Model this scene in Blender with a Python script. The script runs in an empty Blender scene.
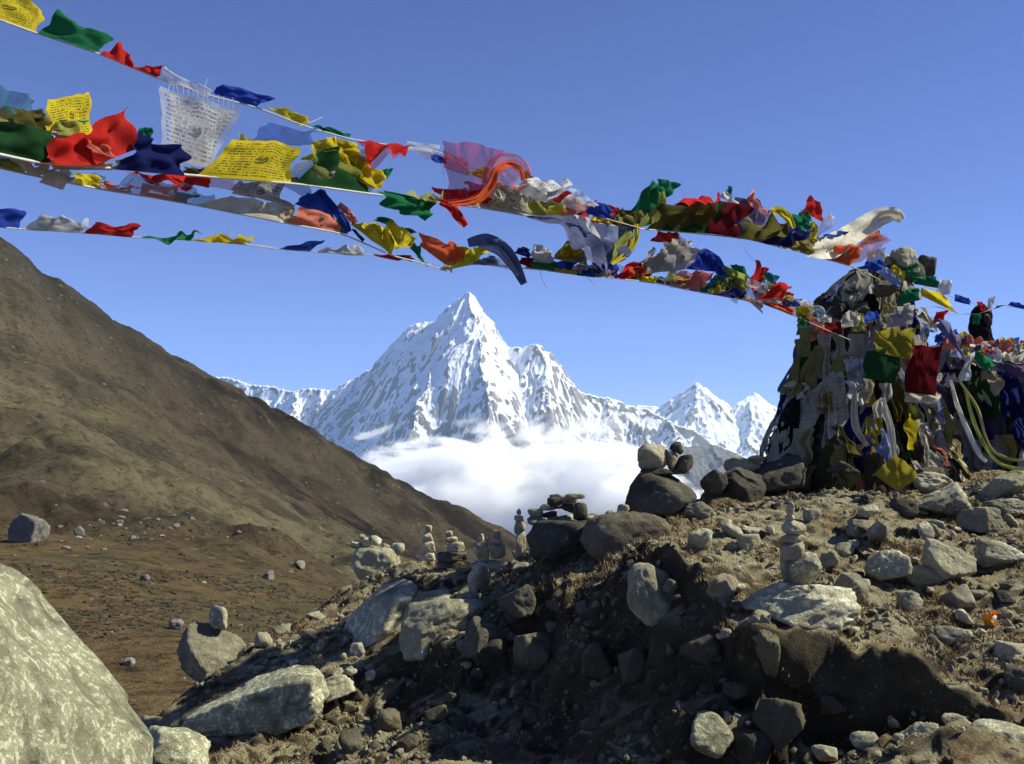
import bpy, math, random
import numpy as np
from mathutils import Vector, Matrix

# ------------------------------------------------------------------ camera, sky, sun, exposure
F = 1000.0
PITCH = math.radians(3.5)
scn = bpy.context.scene
col = scn.collection
cam = bpy.data.cameras.new("camera")
cam.sensor_width = 36.0
cam.lens = 36.0 * F / 1024.0
cam.clip_start = 0.05
cam.clip_end = 80000
camo = bpy.data.objects.new("camera", cam)
camo.rotation_euler = (math.radians(90) + PITCH, 0, 0)
col.objects.link(camo)
scn.camera = camo
SUN_AZ, SUN_EL = math.radians(86), math.radians(41)      # azimuth from the view direction towards the right
TO_SUN = Vector((math.sin(SUN_AZ) * math.cos(SUN_EL), math.cos(SUN_AZ) * math.cos(SUN_EL), math.sin(SUN_EL)))
world = bpy.data.worlds.new("World")
scn.world = world
world.use_nodes = True
wn = world.node_tree
bg = wn.nodes["Background"]
sky = wn.nodes.new("ShaderNodeTexSky")
sky.sky_type = 'NISHITA'
sky.sun_disc = False
sky.sun_elevation = SUN_EL
sky.sun_rotation = SUN_AZ
sky.altitude = 4800
sky.air_density = 1.0
sky.dust_density = 0.0
sky.ozone_density = 2.5
tint = wn.nodes.new("ShaderNodeMix"); tint.data_type = 'RGBA'; tint.blend_type = 'MULTIPLY'; tint.inputs[0].default_value = 1.0
tint.inputs[7].default_value = (0.64, 0.69, 1.15, 1)
wn.links.new(sky.outputs[0], tint.inputs[6]); wn.links.new(tint.outputs[2], bg.inputs[0])
bg.inputs[1].default_value = 0.082
sl = bpy.data.lights.new("sun", 'SUN')
sl.energy = 5.0
sl.angle = math.radians(0.53)
sl.color = (1.0, 0.96, 0.79)
so = bpy.data.objects.new("sun", sl)
so.rotation_euler = TO_SUN.to_track_quat('Z', 'Y').to_euler()
col.objects.link(so)
scn.view_settings.view_transform = 'Standard'
scn.view_settings.look = 'None'
scn.view_settings.exposure = 0.75
scn.view_settings.gamma = 1.0
scn.cycles.max_bounces = 12
scn.cycles.volume_bounces = 12
scn.cycles.transparent_max_bounces = 12
scn.cycles.use_denoising = True
scn.cycles.volume_step_rate = 0.5
scn.cycles.volume_max_steps = 256

# ------------------------------------------------------------------ helpers
rnd = random.Random(7)
CP, SP = math.cos(PITCH), math.sin(PITCH)

def W(px, py, d):
    """world point seen at a pixel, d metres ahead"""
    u, v = (px - 512) / F, (382 - py) / F
    y = CP - SP * v
    z = SP + CP * v
    return Vector((u * d / y, d, z * d / y))

def lerp(a, b, t): return a + (b - a) * t

def sstep(a, b, x):
    t = np.clip((x - a) / (b - a), 0, 1)
    return t * t * (3 - 2 * t)

def _hash(ix, iy, iz, seed):
    h = (ix.astype(np.int64) * 374761393 + iy.astype(np.int64) * 668265263 + iz.astype(np.int64) * 2147483647 + seed * 974634777) & 0xffffffff
    h = ((h ^ (h >> 13)) * 1274126177) & 0xffffffff
    h = ((h ^ (h >> 16)) * 2246822519) & 0xffffffff
    return ((h ^ (h >> 15)) & 0xffffff) / float(0xffffff)

def noise(x, y, z=None, seed=0):
    x = np.asarray(x, float); y = np.asarray(y, float)
    z = np.zeros_like(x) if z is None else np.asarray(z, float)
    x0, y0, z0 = np.floor(x), np.floor(y), np.floor(z)
    fx, fy, fz = x - x0, y - y0, z - z0
    ux, uy, uz = [f * f * f * (f * (f * 6 - 15) + 10) for f in (fx, fy, fz)]
    out = 0
    for dx in (0, 1):
        for dy in (0, 1):
            for dz in (0, 1):
                w = (ux if dx else 1 - ux) * (uy if dy else 1 - uy) * (uz if dz else 1 - uz)
                out = out + w * _hash(x0 + dx, y0 + dy, z0 + dz, seed)
    return out * 2 - 1

def fbm(x, y, z=None, oct=5, seed=0, gain=0.5):
    a, s = 1.0, 0
    x = np.asarray(x, float); y = np.asarray(y, float)
    z = np.zeros_like(x) if z is None else np.asarray(z, float)
    for i in range(oct):
        s = s + a * noise(x, y, z, seed + i * 17)
        c, sn = 0.8, 0.6
        x, y, z = (c * x - sn * y) * 2.03, (sn * x + c * y) * 2.03, z * 2.03
        a *= gain
    return s

def ridged(x, y, z=None, oct=5, seed=0, gain=0.5):
    a, s = 1.0, 0
    x = np.asarray(x, float); y = np.asarray(y, float)
    z = np.zeros_like(x) if z is None else np.asarray(z, float)
    for i in range(oct):
        s = s + a * (1 - 2 * np.abs(noise(x, y, z, seed + i * 31)))
        c, sn = 0.8, 0.6
        x, y, z = (c * x - sn * y) * 2.03, (sn * x + c * y) * 2.03, z * 2.03
        a *= gain
    return s

class TPS:
    def __init__(self, pts, lam=0.0):
        P = np.array(pts, float)
        self.c = P[:, :2]
        self.s = np.abs(self.c).max()
        n = len(P)
        c = self.c / self.s
        K = self.U(np.linalg.norm(c[:, None] - c[None], axis=2)) + lam * np.eye(n)
        A = np.zeros((n + 3, n + 3))
        A[:n, :n] = K; A[:n, n] = 1; A[:n, n + 1:] = c; A[n, :n] = 1; A[n + 1:, :n] = c.T
        self.w = np.linalg.lstsq(A, np.concatenate([P[:, 2], np.zeros(3)]), rcond=None)[0]
        self.n = n
    def U(self, r):
        return np.where(r > 0, r * r * np.log(np.maximum(r, 1e-12)), 0)
    def __call__(self, x, y):
        x = np.asarray(x, float) / self.s; y = np.asarray(y, float) / self.s
        out = self.w[self.n] + self.w[self.n + 1] * x + self.w[self.n + 2] * y
        for i in range(self.n):
            out = out + self.w[i] * self.U(np.hypot(x - self.c[i, 0] / self.s, y - self.c[i, 1] / self.s))
        return out

def mesh(name, verts, faces, mat=None, parent=None, smooth=True, uvs=None):
    me = bpy.data.meshes.new(name)
    verts = np.asarray(verts, np.float32)
    ragged = isinstance(faces, list)
    if not ragged:
        faces = np.asarray(faces)
        k = faces.shape[1]
        me.vertices.add(len(verts)); me.vertices.foreach_set('co', verts.ravel())
        me.loops.add(faces.size); me.loops.foreach_set('vertex_index', faces.ravel().astype(np.int32))
        me.polygons.add(len(faces)); me.polygons.foreach_set('loop_start', np.arange(0, faces.size, k, dtype=np.int32))
        me.polygons.foreach_set('use_smooth', np.full(len(faces), smooth))
        me.update(calc_edges=True)
    else:
        me.from_pydata([tuple(v) for v in verts], [], [tuple(f) for f in faces])
    if uvs is not None:
        uvl = me.uv_layers.new(name="UVMap")
        li = np.empty(len(me.loops), np.int32); me.loops.foreach_get('vertex_index', li)
        uvl.data.foreach_set('uv', np.asarray(uvs, np.float32)[li].ravel())
    me.validate()
    if mat: me.materials.append(mat)
    o = bpy.data.objects.new(name, me)
    col.objects.link(o)
    if parent: o.parent = parent
    return o

def grid_faces(nu, nv):
    i = np.arange(nu * nv).reshape(nu, nv)
    return np.stack([i[:-1, :-1].ravel(), i[1:, :-1].ravel(), i[1:, 1:].ravel(), i[:-1, 1:].ravel()], 1)

def tag(o, label=None, cat=None, group=None, kind=None):
    if label: o['label'] = label
    if cat: o['category'] = cat
    if group: o['group'] = group
    if kind: o['kind'] = kind
    return o

def empty(name, loc=(0, 0, 0)):
    o = bpy.data.objects.new(name, None)
    o.location = loc
    o.empty_display_size = 0.1
    col.objects.link(o)
    return o

# ------------------------------------------------------------------ materials
class NT:
    def __init__(self, name):
        self.m = bpy.data.materials.new(name); self.m.use_nodes = True
        self.t = self.m.node_tree; self.t.nodes.clear()
        self.out = self.n('ShaderNodeOutputMaterial')
    def n(self, typ, **kw):
        nd = self.t.nodes.new(typ)
        for k, v in kw.items():
            if k.startswith('i_'):
                key = k[2:]
                nd.inputs[int(key) if key.isdigit() else key.replace('_', ' ')].default_value = v
            else: setattr(nd, k, v)
        return nd
    def l(self, a, b): self.t.links.new(a, b)
    def noise(self, vec, scale, detail=6, rough=0.55, dist=0.0):
        nd = self.n('ShaderNodeTexNoise', i_Scale=scale, i_Detail=detail, i_Roughness=rough, i_Distortion=dist)
        if vec is not None: self.l(vec, nd.inputs['Vector'])
        return nd.outputs['Fac']
    def ramp(self, fac, stops, interp='LINEAR'):
        nd = self.n('ShaderNodeValToRGB'); cr = nd.color_ramp; cr.interpolation = interp
        while len(cr.elements) < len(stops): cr.elements.new(0.5)
        for e, (p, c) in zip(cr.elements, stops):
            e.position = p
            e.color = (c, c, c, 1) if not hasattr(c, '__len__') else (c[0], c[1], c[2], 1)
        self.l(fac, nd.inputs[0]); return nd.outputs[0]
    def mix(self, fac, a, b, mode='MIX'):
        nd = self.n('ShaderNodeMix', data_type='RGBA', blend_type=mode)
        for s, v in ((0, fac), (6, a), (7, b)):
            if hasattr(v, 'default_value') or hasattr(v, 'links'): self.l(v, nd.inputs[s])
            else: nd.inputs[s].default_value = v if s == 0 else (v[0], v[1], v[2], 1)
        return nd.outputs[2]
    def math(self, op, a, b=0.0, c=None, clamp=False):
        nd = self.n('ShaderNodeMath', operation=op, use_clamp=clamp)
        for i, v in enumerate((a, b) if c is None else (a, b, c)):
            if hasattr(v, 'links'): self.l(v, nd.inputs[i])
            else: nd.inputs[i].default_value = v
        return nd.outputs[0]
    def bsdf(self, colr, rough=0.9, bump=None, bstr=0.5, bdist=0.02, spec=0.2):
        b = self.n('ShaderNodeBsdfPrincipled', i_Roughness=rough)
        b.inputs['Specular IOR Level'].default_value = spec
        if hasattr(colr, 'links'): self.l(colr, b.inputs['Base Color'])
        else: b.inputs['Base Color'].default_value = (*colr, 1)
        if bump is not None:
            bp = self.n('ShaderNodeBump', i_Strength=bstr, i_Distance=bdist)
            self.l(bump, bp.inputs['Height']); self.l(bp.outputs[0], b.inputs['Normal'])
        self.l(b.outputs[0], self.out.inputs[0])
        return b

def rock_material(name, dark, light, lichen=(0.5, 0.5, 0.33), lich=0.5, speck=0.5, sc=1.0, green=0.0):
    t = NT(name)
    tc = t.n('ShaderNodeTexCoord'); oi = t.n('ShaderNodeObjectInfo')
    geo = t.n('ShaderNodeNewGeometry')
    off = t.n('ShaderNodeVectorMath', operation='SCALE', i_Scale=1.0)
    cmb = t.n('ShaderNodeCombineXYZ'); r10 = t.math('MULTIPLY', oi.outputs['Random'], 40.0)
    for i in range(3): t.l(r10, cmb.inputs[i])
    add = t.n('ShaderNodeVectorMath', operation='ADD')
    t.l(geo.outputs['Position'], add.inputs[0]); t.l(cmb.outputs[0], add.inputs[1])
    v = add.outputs[0]
    n1 = t.noise(v, 2.2 * sc, 8, 0.6, 0.6)
    n2 = t.noise(v, 13 * sc, 8, 0.65)
    n3 = t.noise(v, 60 * sc, 4, 0.7)
    base = t.mix(t.ramp(n1, [(0.3, 0), (0.7, 1)]), dark, light)
    base = t.mix(t.math('MULTIPLY', t.ramp(n2, [(0.42, 0), (0.6, 1)]), 0.55), base, [c * 0.45 for c in dark])
    lm = t.math('MULTIPLY', t.ramp(n2, [(0.5, 0), (0.58, 1)]), t.ramp(n1, [(0.35, 0), (0.55, lich)]))
    base = t.mix(lm, base, lichen)
    vo = t.n('ShaderNodeTexVoronoi', i_Scale=34 * sc); t.l(v, vo.inputs['Vector'])
    sp = t.math('MULTIPLY', t.ramp(vo.outputs['Distance'], [(0.10, 1), (0.22, 0)]), t.ramp(n2, [(0.4, speck), (0.6, 0)]))
    base = t.mix(sp, base, (0.03, 0.03, 0.028))
    base = t.mix(t.math('MULTIPLY', n3, 0.5), base, (0.5, 0.5, 0.5), 'OVERLAY')
    br = t.math('MULTIPLY_ADD', oi.outputs['Random'], 0.5, 0.75)
    base = t.mix(1.0, base, (1, 1, 1), 'MULTIPLY') if False else base
    hs = t.n('ShaderNodeHueSaturation'); t.l(base, hs.inputs['Color']); t.l(br, hs.inputs['Value'])
    h = t.math('ADD', t.math('MULTIPLY', n2, 0.7), t.math('MULTIPLY', n3, 0.35))
    h = t.math('ADD', h, n1)
    t.bsdf(hs.outputs[0], 0.92, h, 0.9, 0.05 / min(sc, 1.2))
    return t.m

M = {}
HAZE = True
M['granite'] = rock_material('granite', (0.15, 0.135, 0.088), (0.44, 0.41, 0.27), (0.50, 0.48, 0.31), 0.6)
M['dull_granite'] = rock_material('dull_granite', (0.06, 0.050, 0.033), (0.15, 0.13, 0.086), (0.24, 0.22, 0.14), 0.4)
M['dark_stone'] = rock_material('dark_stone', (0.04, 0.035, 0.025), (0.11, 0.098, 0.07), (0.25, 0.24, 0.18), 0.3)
M['tan_stone'] = rock_material('tan_stone', (0.28, 0.24, 0.155), (0.52, 0.46, 0.32), (0.5, 0.47, 0.33), 0.35)
M['speckled'] = rock_material('speckled_granite', (0.14, 0.13, 0.085), (0.50, 0.475, 0.33), (0.66, 0.64, 0.45), 0.9, 0.9)
M['pale_rock'] = rock_material('pale_rock', (0.12, 0.115, 0.07), (0.42, 0.41, 0.27), (0.62, 0.63, 0.42), 0.9, 1.0, 2.4)
M['far_rock'] = rock_material('far_boulder', (0.13, 0.12, 0.10), (0.27, 0.26, 0.22), (0.33, 0.33, 0.26), 0.4, 0.2, 0.08)

def soil_material():
    t = NT('soil')
    geo = t.n('ShaderNodeNewGeometry'); v = geo.outputs['Position']
    n1 = t.noise(v, 0.9, 8, 0.6, 0.4); n2 = t.noise(v, 7, 8, 0.65); n3 = t.noise(v, 45, 5, 0.7)
    c = t.mix(t.ramp(n1, [(0.35, 0), (0.65, 1)]), (0.05, 0.040, 0.023), (0.135, 0.112, 0.066))
    c = t.mix(t.ramp(n2, [(0.35, 0.55), (0.6, 0)]), c, (0.032, 0.025, 0.017))
    # flat tops carry dust and dry turf, steep banks bare earth
    sx = t.n('ShaderNodeSeparateXYZ'); t.l(geo.outputs['Normal'], sx.inputs[0])
    flat = t.ramp(sx.outputs[2], [(0.72, 0), (0.92, 1)])
    dust = t.mix(n2, (0.50, 0.455, 0.285), (0.26, 0.225, 0.125))
    c = t.mix(t.math('MULTIPLY', flat, 0.88), c, dust)
    turf = t.math('MULTIPLY', flat, t.ramp(t.noise(v, 1.7, 6, 0.6), [(0.50, 0), (0.60, 0.85)]))
    c = t.mix(turf, c, t.mix(n3, (0.10, 0.062, 0.028), (0.25, 0.165, 0.075)))
    vo = t.n('ShaderNodeTexVoronoi', i_Scale=28); t.l(v, vo.inputs['Vector'])
    peb = t.math('MULTIPLY', t.ramp(vo.outputs['Distance'], [(0.15, 1), (0.32, 0)]), t.ramp(n2, [(0.48, 0), (0.58, 0.8)]))
    c = t.mix(peb, c, (0.36, 0.33, 0.25))
    h = t.math('ADD', t.math('MULTIPLY', n3, 0.5), n2); h = t.math('ADD', h, t.math('MULTIPLY', peb, 0.5))
    t.bsdf(c, 0.97, h, 1.0, 0.10, 0.1)
    return t.m
M['soil'] = soil_material()

def hill_material():
    t = NT('hillside')
    geo = t.n('ShaderNodeNewGeometry'); v = geo.outputs['Position']
    sx = t.n('ShaderNodeSeparateXYZ'); t.l(v, sx.inputs[0])
    nz = t.n('ShaderNodeSeparateXYZ'); t.l(geo.outputs['Normal'], nz.inputs[0])
    n0 = t.noise(v, 0.006, 8, 0.6, 0.5); n1 = t.noise(v, 0.022, 9, 0.62, 0.8); n2 = t.noise(v, 0.13, 8, 0.7, 0.3); n3 = t.noise(v, 0.9, 6, 0.7)
    c = t.mix(t.ramp(n1, [(0.42, 0), (0.58, 1)]), (0.013, 0.011, 0.008), (0.056, 0.043, 0.028))
    c = t.mix(t.ramp(n0, [(0.45, 0), (0.6, 0.55)]), c, (0.062, 0.052, 0.034))
    # orange-brown turf on the low valley floor
    low = t.n('ShaderNodeMapRange', i_1=-30.0, i_2=-14.0); 
    t.l(sx.outputs[1], low.inputs[0]); low.inputs[1].default_value = 150; low.inputs[2].default_value = 290
    fl = t.math('SUBTRACT', 1.0, low.outputs[0])
    org = t.mix(t.ramp(n2, [(0.35, 0), (0.65, 1)]), (0.055, 0.038, 0.018), (0.20, 0.135, 0.06))
    c = t.mix(t.math('MULTIPLY', fl, 0.85), c, org)
    n1b = t.noise(v, 0.055, 8, 0.65, 0.3)
    c = t.mix(t.math('MULTIPLY', fl, t.ramp(n1b, [(0.46, 0), (0.56, 0.75)])), c, (0.075, 0.068, 0.035))
    c = t.mix(t.ramp(n2, [(0.55, 0), (0.66, 0.75)]), c, (0.018, 0.017, 0.011))
    # grey scree high on the ridge
    hi = t.n('ShaderNodeMapRange'); t.l(sx.outputs[2], hi.inputs[0]); hi.inputs[1].default_value = 20; hi.inputs[2].default_value = 110
    rk = t.math('MULTIPLY', hi.outputs[0], t.ramp(n1, [(0.3, 0.3), (0.6, 1)]))
    c = t.mix(rk, c, t.mix(n2, (0.018, 0.017, 0.016), (0.060, 0.058, 0.052)))
    # lighter grassy shoulder halfway, scree grains and scrub everywhere
    sh = t.math('MULTIPLY', t.ramp(t.math('DIVIDE', sx.outputs[1], 1000.0), [(0.26, 0), (0.32, 0.9), (0.42, 0.8), (0.55, 0)]), t.ramp(n1, [(0.38, 0.25), (0.55, 1)]))
    c = t.mix(sh, c, (0.118, 0.100, 0.056))
    n4 = t.noise(v, 0.35, 6, 0.75)
    c = t.mix(t.ramp(n4, [(0.52, 0), (0.62, 0.7)]), c, (0.012, 0.011, 0.008))
    vo = t.n('ShaderNodeTexVoronoi', i_Scale=0.16); t.l(v, vo.inputs['Vector'])
    c = t.mix(t.math('MULTIPLY', t.ramp(vo.outputs['Distance'], [(0.08, 1), (0.2, 0)]), t.ramp(n1b, [(0.45, 0), (0.6, 0.8)])), c, (0.16, 0.15, 0.125))
    h = t.math('ADD', n1, t.math('MULTIPLY', n2, 0.6)); h = t.math('ADD', h, t.math('MULTIPLY', n4, 0.35)); h = t.math('ADD', h, t.math('MULTIPLY', n3, 0.10))
    t.bsdf(c, 0.97, h, 0.8, 4.0, 0.05)
    return t.m
M['hill'] = hill_material()

def snow_rock_material(name, snowline_bias=0.0):
    t = NT(name)
    geo = t.n('ShaderNodeNewGeometry'); v = geo.outputs['Position']
    nz = t.n('ShaderNodeSeparateXYZ'); t.l(geo.outputs['Normal'], nz.inputs[0])
    mp = t.n('ShaderNodeMapping'); mp.inputs['Scale'].default_value = (1.0, 1.0, 0.20); t.l(v, mp.inputs[0])
    px = t.n('ShaderNodeSeparateXYZ'); t.l(v, px.inputs[0])
    n1 = t.noise(mp.outputs[0], 0.0022, 9, 0.66, 0.5); n2 = t.noise(mp.outputs[0], 0.03, 8, 0.75)
    n3 = t.noise(v, 0.05, 6, 0.7)
    alt = t.n('ShaderNodeMapRange'); t.l(px.outputs[2], alt.inputs[0])
    alt.inputs[1].default_value = -200; alt.inputs[2].default_value = 1500; alt.inputs[3].default_value = -0.20; alt.inputs[4].default_value = 0.30
    s = t.math('ADD', t.math('MULTIPLY_ADD', nz.outputs[2], 1.7, -0.42), alt.outputs[0])
    s = t.math('ADD', s, t.math('MULTIPLY', t.math('SUBTRACT', n1, 0.5), 0.85))
    s = t.math('ADD', s, t.math('MULTIPLY', t.math('SUBTRACT', n2, 0.5), 0.42))
    at = t.n('ShaderNodeAttribute', attribute_name='relief')
    s = t.math('SUBTRACT', s, t.math('MULTIPLY', at.outputs['Fac'], 0.30))
    s = t.math('ADD', s, snowline_bias)
    f = t.ramp(s, [(0.44, 0), (0.52, 1)])
    rock = t.mix(n3, (0.10, 0.095, 0.095), (0.30, 0.28, 0.26))
    c = t.mix(f, rock, (0.86, 0.88, 0.92))
    h = t.math('ADD', n1, t.math('MULTIPLY', n2, 0.4))
    t.bsdf(c, 0.8, h, 0.6, 60.0, 0.2)
    return t.m
M['snow'] = snow_rock_material('snow_and_rock', 0.13)
M['snow_far'] = snow_rock_material('snow_far', 0.12)

CLOTH = {
 'yellow': (0.62, 0.50, 0.03), 'green': (0.02, 0.17, 0.07), 'red': (0.55, 0.03, 0.025), 'white': (0.62, 0.63, 0.66),
 'blue': (0.03, 0.07, 0.38), 'navy': (0.015, 0.02, 0.11), 'orange': (0.72, 0.13, 0.05), 'salmon': (0.70, 0.22, 0.15),
 'dark_green': (0.02, 0.07, 0.025), 'olive': (0.10, 0.092, 0.026), 'maroon': (0.12, 0.010, 0.014), 'wine': (0.42, 0.02, 0.07), 'purple': (0.11, 0.08, 0.17),
 'grey': (0.36, 0.35, 0.36), 'pale_blue': (0.28, 0.34, 0.55), 'beige': (0.46, 0.40, 0.29), 'cream': (0.66, 0.63, 0.50),
 'teal': (0.03, 0.17, 0.19), 'lime': (0.34, 0.36, 0.09), 'slate': (0.12, 0.14, 0.26), 'dull_white': (0.52, 0.49, 0.40), 'brown': (0.085, 0.065, 0.04),
 'shaded_yellow': (0.30, 0.26, 0.03), 'dull_yellow': (0.30, 0.26, 0.09), 'soot': (0.02, 0.02, 0.02), 'pink': (0.45, 0.16, 0.2)}  # leading entry is flag yellow with shade painted into its colour

def cloth_material(name, c, trans=0.45, sheer=0.0, printed=0.0):
    t = NT(name)
    tc = t.n('ShaderNodeTexCoord'); geo = t.n('ShaderNodeNewGeometry')
    uv = t.n('ShaderNodeSeparateXYZ'); t.l(tc.outputs['UV'], uv.inputs[0])
    n1 = t.noise(geo.outputs['Position'], 9, 5, 0.6)
    n2 = t.noise(geo.outputs['Position'], 160, 2, 0.5)
    cc = t.mix(t.ramp(n1, [(0.3, 0), (0.7, 1)]), [x * 0.72 for x in c], [min(1, x * 1.1) for x in c])
    if printed:
        # rows of small block-printed script with a plain border and a central emblem square
        cu = t.n('ShaderNodeCombineXYZ')
        row = t.math('FLOOR', t.math('MULTIPLY', uv.outputs[1], 15.0))
        t.l(t.math('MULTIPLY', uv.outputs[0], 42.0), cu.inputs[0]); t.l(t.math('MULTIPLY', row, 7.3), cu.inputs[1])
        ch = t.ramp(t.noise(cu.outputs[0], 1.0, 2, 0.6), [(0.45, 0), (0.52, 1)])
        fr = t.math('FRACT', t.math('MULTIPLY', uv.outputs[1], 15.0))
        line = t.math('MULTIPLY', t.math('GREATER_THAN', fr, 0.25), t.math('LESS_THAN', fr, 0.75))
        def inside(a, lo, hi): return t.math('MULTIPLY', t.math('GREATER_THAN', a, lo), t.math('LESS_THAN', a, hi))
        body = t.math('MULTIPLY', inside(uv.outputs[0], 0.08, 0.92), inside(uv.outputs[1], 0.08, 0.92))
        sq = t.math('MULTIPLY', inside(uv.outputs[0], 0.40, 0.62), inside(uv.outputs[1], 0.34, 0.70))
        txt = t.math('MULTIPLY', t.math('MULTIPLY', ch, line), t.math('MULTIPLY', body, t.math('SUBTRACT', 1.0, sq)))
        d = t.n('ShaderNodeVectorMath', operation='DISTANCE'); t.l(tc.outputs['UV'], d.inputs[0]); d.inputs[1].default_value = (0.51, 0.52, 0)
        emb = t.math('MULTIPLY', t.math('LESS_THAN', t.math('ADD', d.outputs['Value'], t.math('MULTIPLY', n1, 0.05)), 0.12), t.ramp(t.noise(tc.outputs['UV'], 16, 3, 0.6), [(0.42, 0), (0.5, 1)]))
        ink = t.math('MULTIPLY', t.math('MAXIMUM', txt, emb), printed)
        cc = t.mix(ink, cc, (0.03, 0.03, 0.03))
    df = t.n('ShaderNodeBsdfDiffuse'); tr = t.n('ShaderNodeBsdfTranslucent'); mx = t.n('ShaderNodeMixShader', i_Fac=trans)
    bp = t.n('ShaderNodeBump', i_Strength=0.3, i_Distance=0.006); t.l(t.math('ADD', t.noise(geo.outputs['Position'], 30, 4, 0.6), t.math('MULTIPLY', n2, 0.2)), bp.inputs['Height'])
    for s in (df, tr): t.l(cc, s.inputs['Color']); t.l(bp.outputs[0], s.inputs['Normal'])
    t.l(df.outputs[0], mx.inputs[1]); t.l(tr.outputs[0], mx.inputs[2])
    res = mx.outputs[0]
    if sheer:
        tp = t.n('ShaderNodeBsdfTransparent'); m2 = t.n('ShaderNodeMixShader')
        t.l(t.math('MULTIPLY_ADD', n2, 0.4, sheer - 0.2, clamp=True), m2.inputs[0])
        t.l(res, m2.inputs[1]); t.l(tp.outputs[0], m2.inputs[2]); res = m2.outputs[0]
    t.l(res, t.out.inputs[0])
    return t.m

for _k in list(CLOTH): CLOTH[_k] = tuple(v * 1.0 for v in CLOTH[_k])
_cl = {}
def cloth(colr, mode=''):
    k = (colr, mode)
    if k not in _cl:
        _cl[k] = cloth_material('cloth_' + colr + ('_' + mode if mode else ''), CLOTH[colr],
                                0.2 if mode == 'thick' else 0.55, 0.42 if 'sheer' in mode else 0.0, 0.8 if 'print' in mode else (0.0 if mode == 'thick' else 0.3))
    return _cl[k]
def simple(name, c, r=0.9):
    t = NT(name); geo = t.n('ShaderNodeNewGeometry')
    n = t.noise(geo.outputs['Position'], 40, 5, 0.6)
    t.bsdf(t.mix(n, [x * 0.6 for x in c], [min(1, x * 1.3) for x in c]), r, n, 0.3, 0.01); return t.m
M['cord'] = simple('cord', (0.45, 0.43, 0.38))
M['grass'] = simple('dry_grass', (0.22, 0.145, 0.065))
M['shrub'] = simple('low_shrub', (0.045, 0.036, 0.02))
M['wrap'] = cloth('soot', 'thick')

# ------------------------------------------------------------------ near ground
LIP = [(1250, 740, 5.3), (1100, 712, 5.7), (1000, 690, 5.9), (940, 662, 6.1), (860, 640, 6.3), (765, 640, 6.4), (735, 620, 6.6), (700, 585, 7.2),
       (655, 565, 7.9), (625, 545, 8.5), (545, 585, 8.8), (450, 625, 9.2), (370, 650, 9.5), (300, 690, 9.0), (240, 740, 8.3), (190, 800, 7.4), (60, 900, 6.0)]
lip_xy = np.array([W(*p)[:2] for p in LIP])

def lip_dist(x, y):
    best = np.full(np.shape(x), 1e9); sg = np.zeros(np.shape(x))
    for a, b in zip(lip_xy[:-1], lip_xy[1:]):
        e = b - a; L2 = e @ e
        t = np.clip(((x - a[0]) * e[0] + (y - a[1]) * e[1]) / L2, 0, 1)
        dx, dy = x - (a[0] + t * e[0]), y - (a[1] + t * e[1])
        d = np.hypot(dx, dy)
        c = e[0] * (y - a[1]) - e[1] * (x - a[0])      # walking right to left: plateau (far side) lies to the right hand
        m = d < best
        best = np.where(m, d, best); sg = np.where(m, np.where(c < 0, 1.0, -1.0), sg)
    return best * sg

up = [(1150, 480, 10.5), (1024, 480, 10.5), (900, 492, 10.6), (780, 503, 10.4), (720, 505, 10.2), (1024, 545, 8.4), (900, 545, 8.4), (780, 545, 8.2), (1024, 610, 7.0),
      (900, 605, 7.1), (800, 600, 7.1), (870, 640, 6.3), (960, 668, 6.1), (1030, 690, 5.9), (1150, 700, 5.8), (760, 625, 6.5), (700, 545, 8.2), (700, 575, 7.4), (650, 540, 8.6), (640, 520, 9.6),
      (590, 527, 9.6), (560, 545, 9.4), (520, 570, 9.8), (545, 580, 9.0), (470, 605, 9.6), (480, 578, 11), (430, 578, 11.6), (360, 592, 12.2), (400, 610, 10.8), (350, 594, 12.0), (300, 624, 10.9), (330, 636, 10.3), (380, 645, 9.8), (262, 646, 10.5),
      (215, 684, 10.0), (150, 730, 9.5), (250, 720, 8.9), (170, 790, 8.0), (60, 860, 7)]
up3 = [tuple(W(*p)) for p in up]
for (px, py, d) in [(150, 730, 9.5), (215, 684, 10.0), (262, 646, 10.5), (300, 624, 10.9), (360, 592, 12.2), (430, 578, 11.6), (480, 572, 11), (520, 565, 10.2), (590, 527, 9.8), (640, 510, 10.2)]:
    p = W(px, py, d)
    up3.append((p.x - 0.9, p.y + 1.6, p.z - 1.0))
    up3.append((p.x - 3, p.y + 7, p.z - 5.0))
for x in (-14, -4, 4, 14): up3.append((x, 40, -17 if x < 6 else -10))
up3 += [(3, 14, -0.9), (5.5, 14, -0.6), (8, 13, -0.5), (4, 19, -3.0), (9, 20, -2.5), (1.5, 15, -2.3)]
ZU = TPS(up3, 1e-5)
low = [(600, 764, 6.9), (500, 764, 7.1), (400, 764, 7.3), (300, 800, 7.0), (700, 764, 6.9), (800, 764, 6.3), (900, 742, 5.75), (1000, 728, 5.5), (1100, 740, 5.2), (600, 720, 7.8), (450, 730, 8.0), (300, 770, 8.0), (200, 830, 7)]
lo3 = [tuple(W(*p)) for p in low] + [(0, 0, -1.75), (-3, 2, -2.1), (3, 2, -1.6), (6, 3, -1.35), (-5, 0, -2.3), (0, 4, -1.95), (-6, 6, -3.3), (2.5, 4.2, -1.55), (0, -3, -1.7), (8, 0, -1.2),
       (6, 9, -1.2), (2, 11, -2.2), (-1, 12, -3.3), (-10, 3, -4.5), (-9, 14, -7)]
ZL = TPS(lo3, 1e-5)

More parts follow.
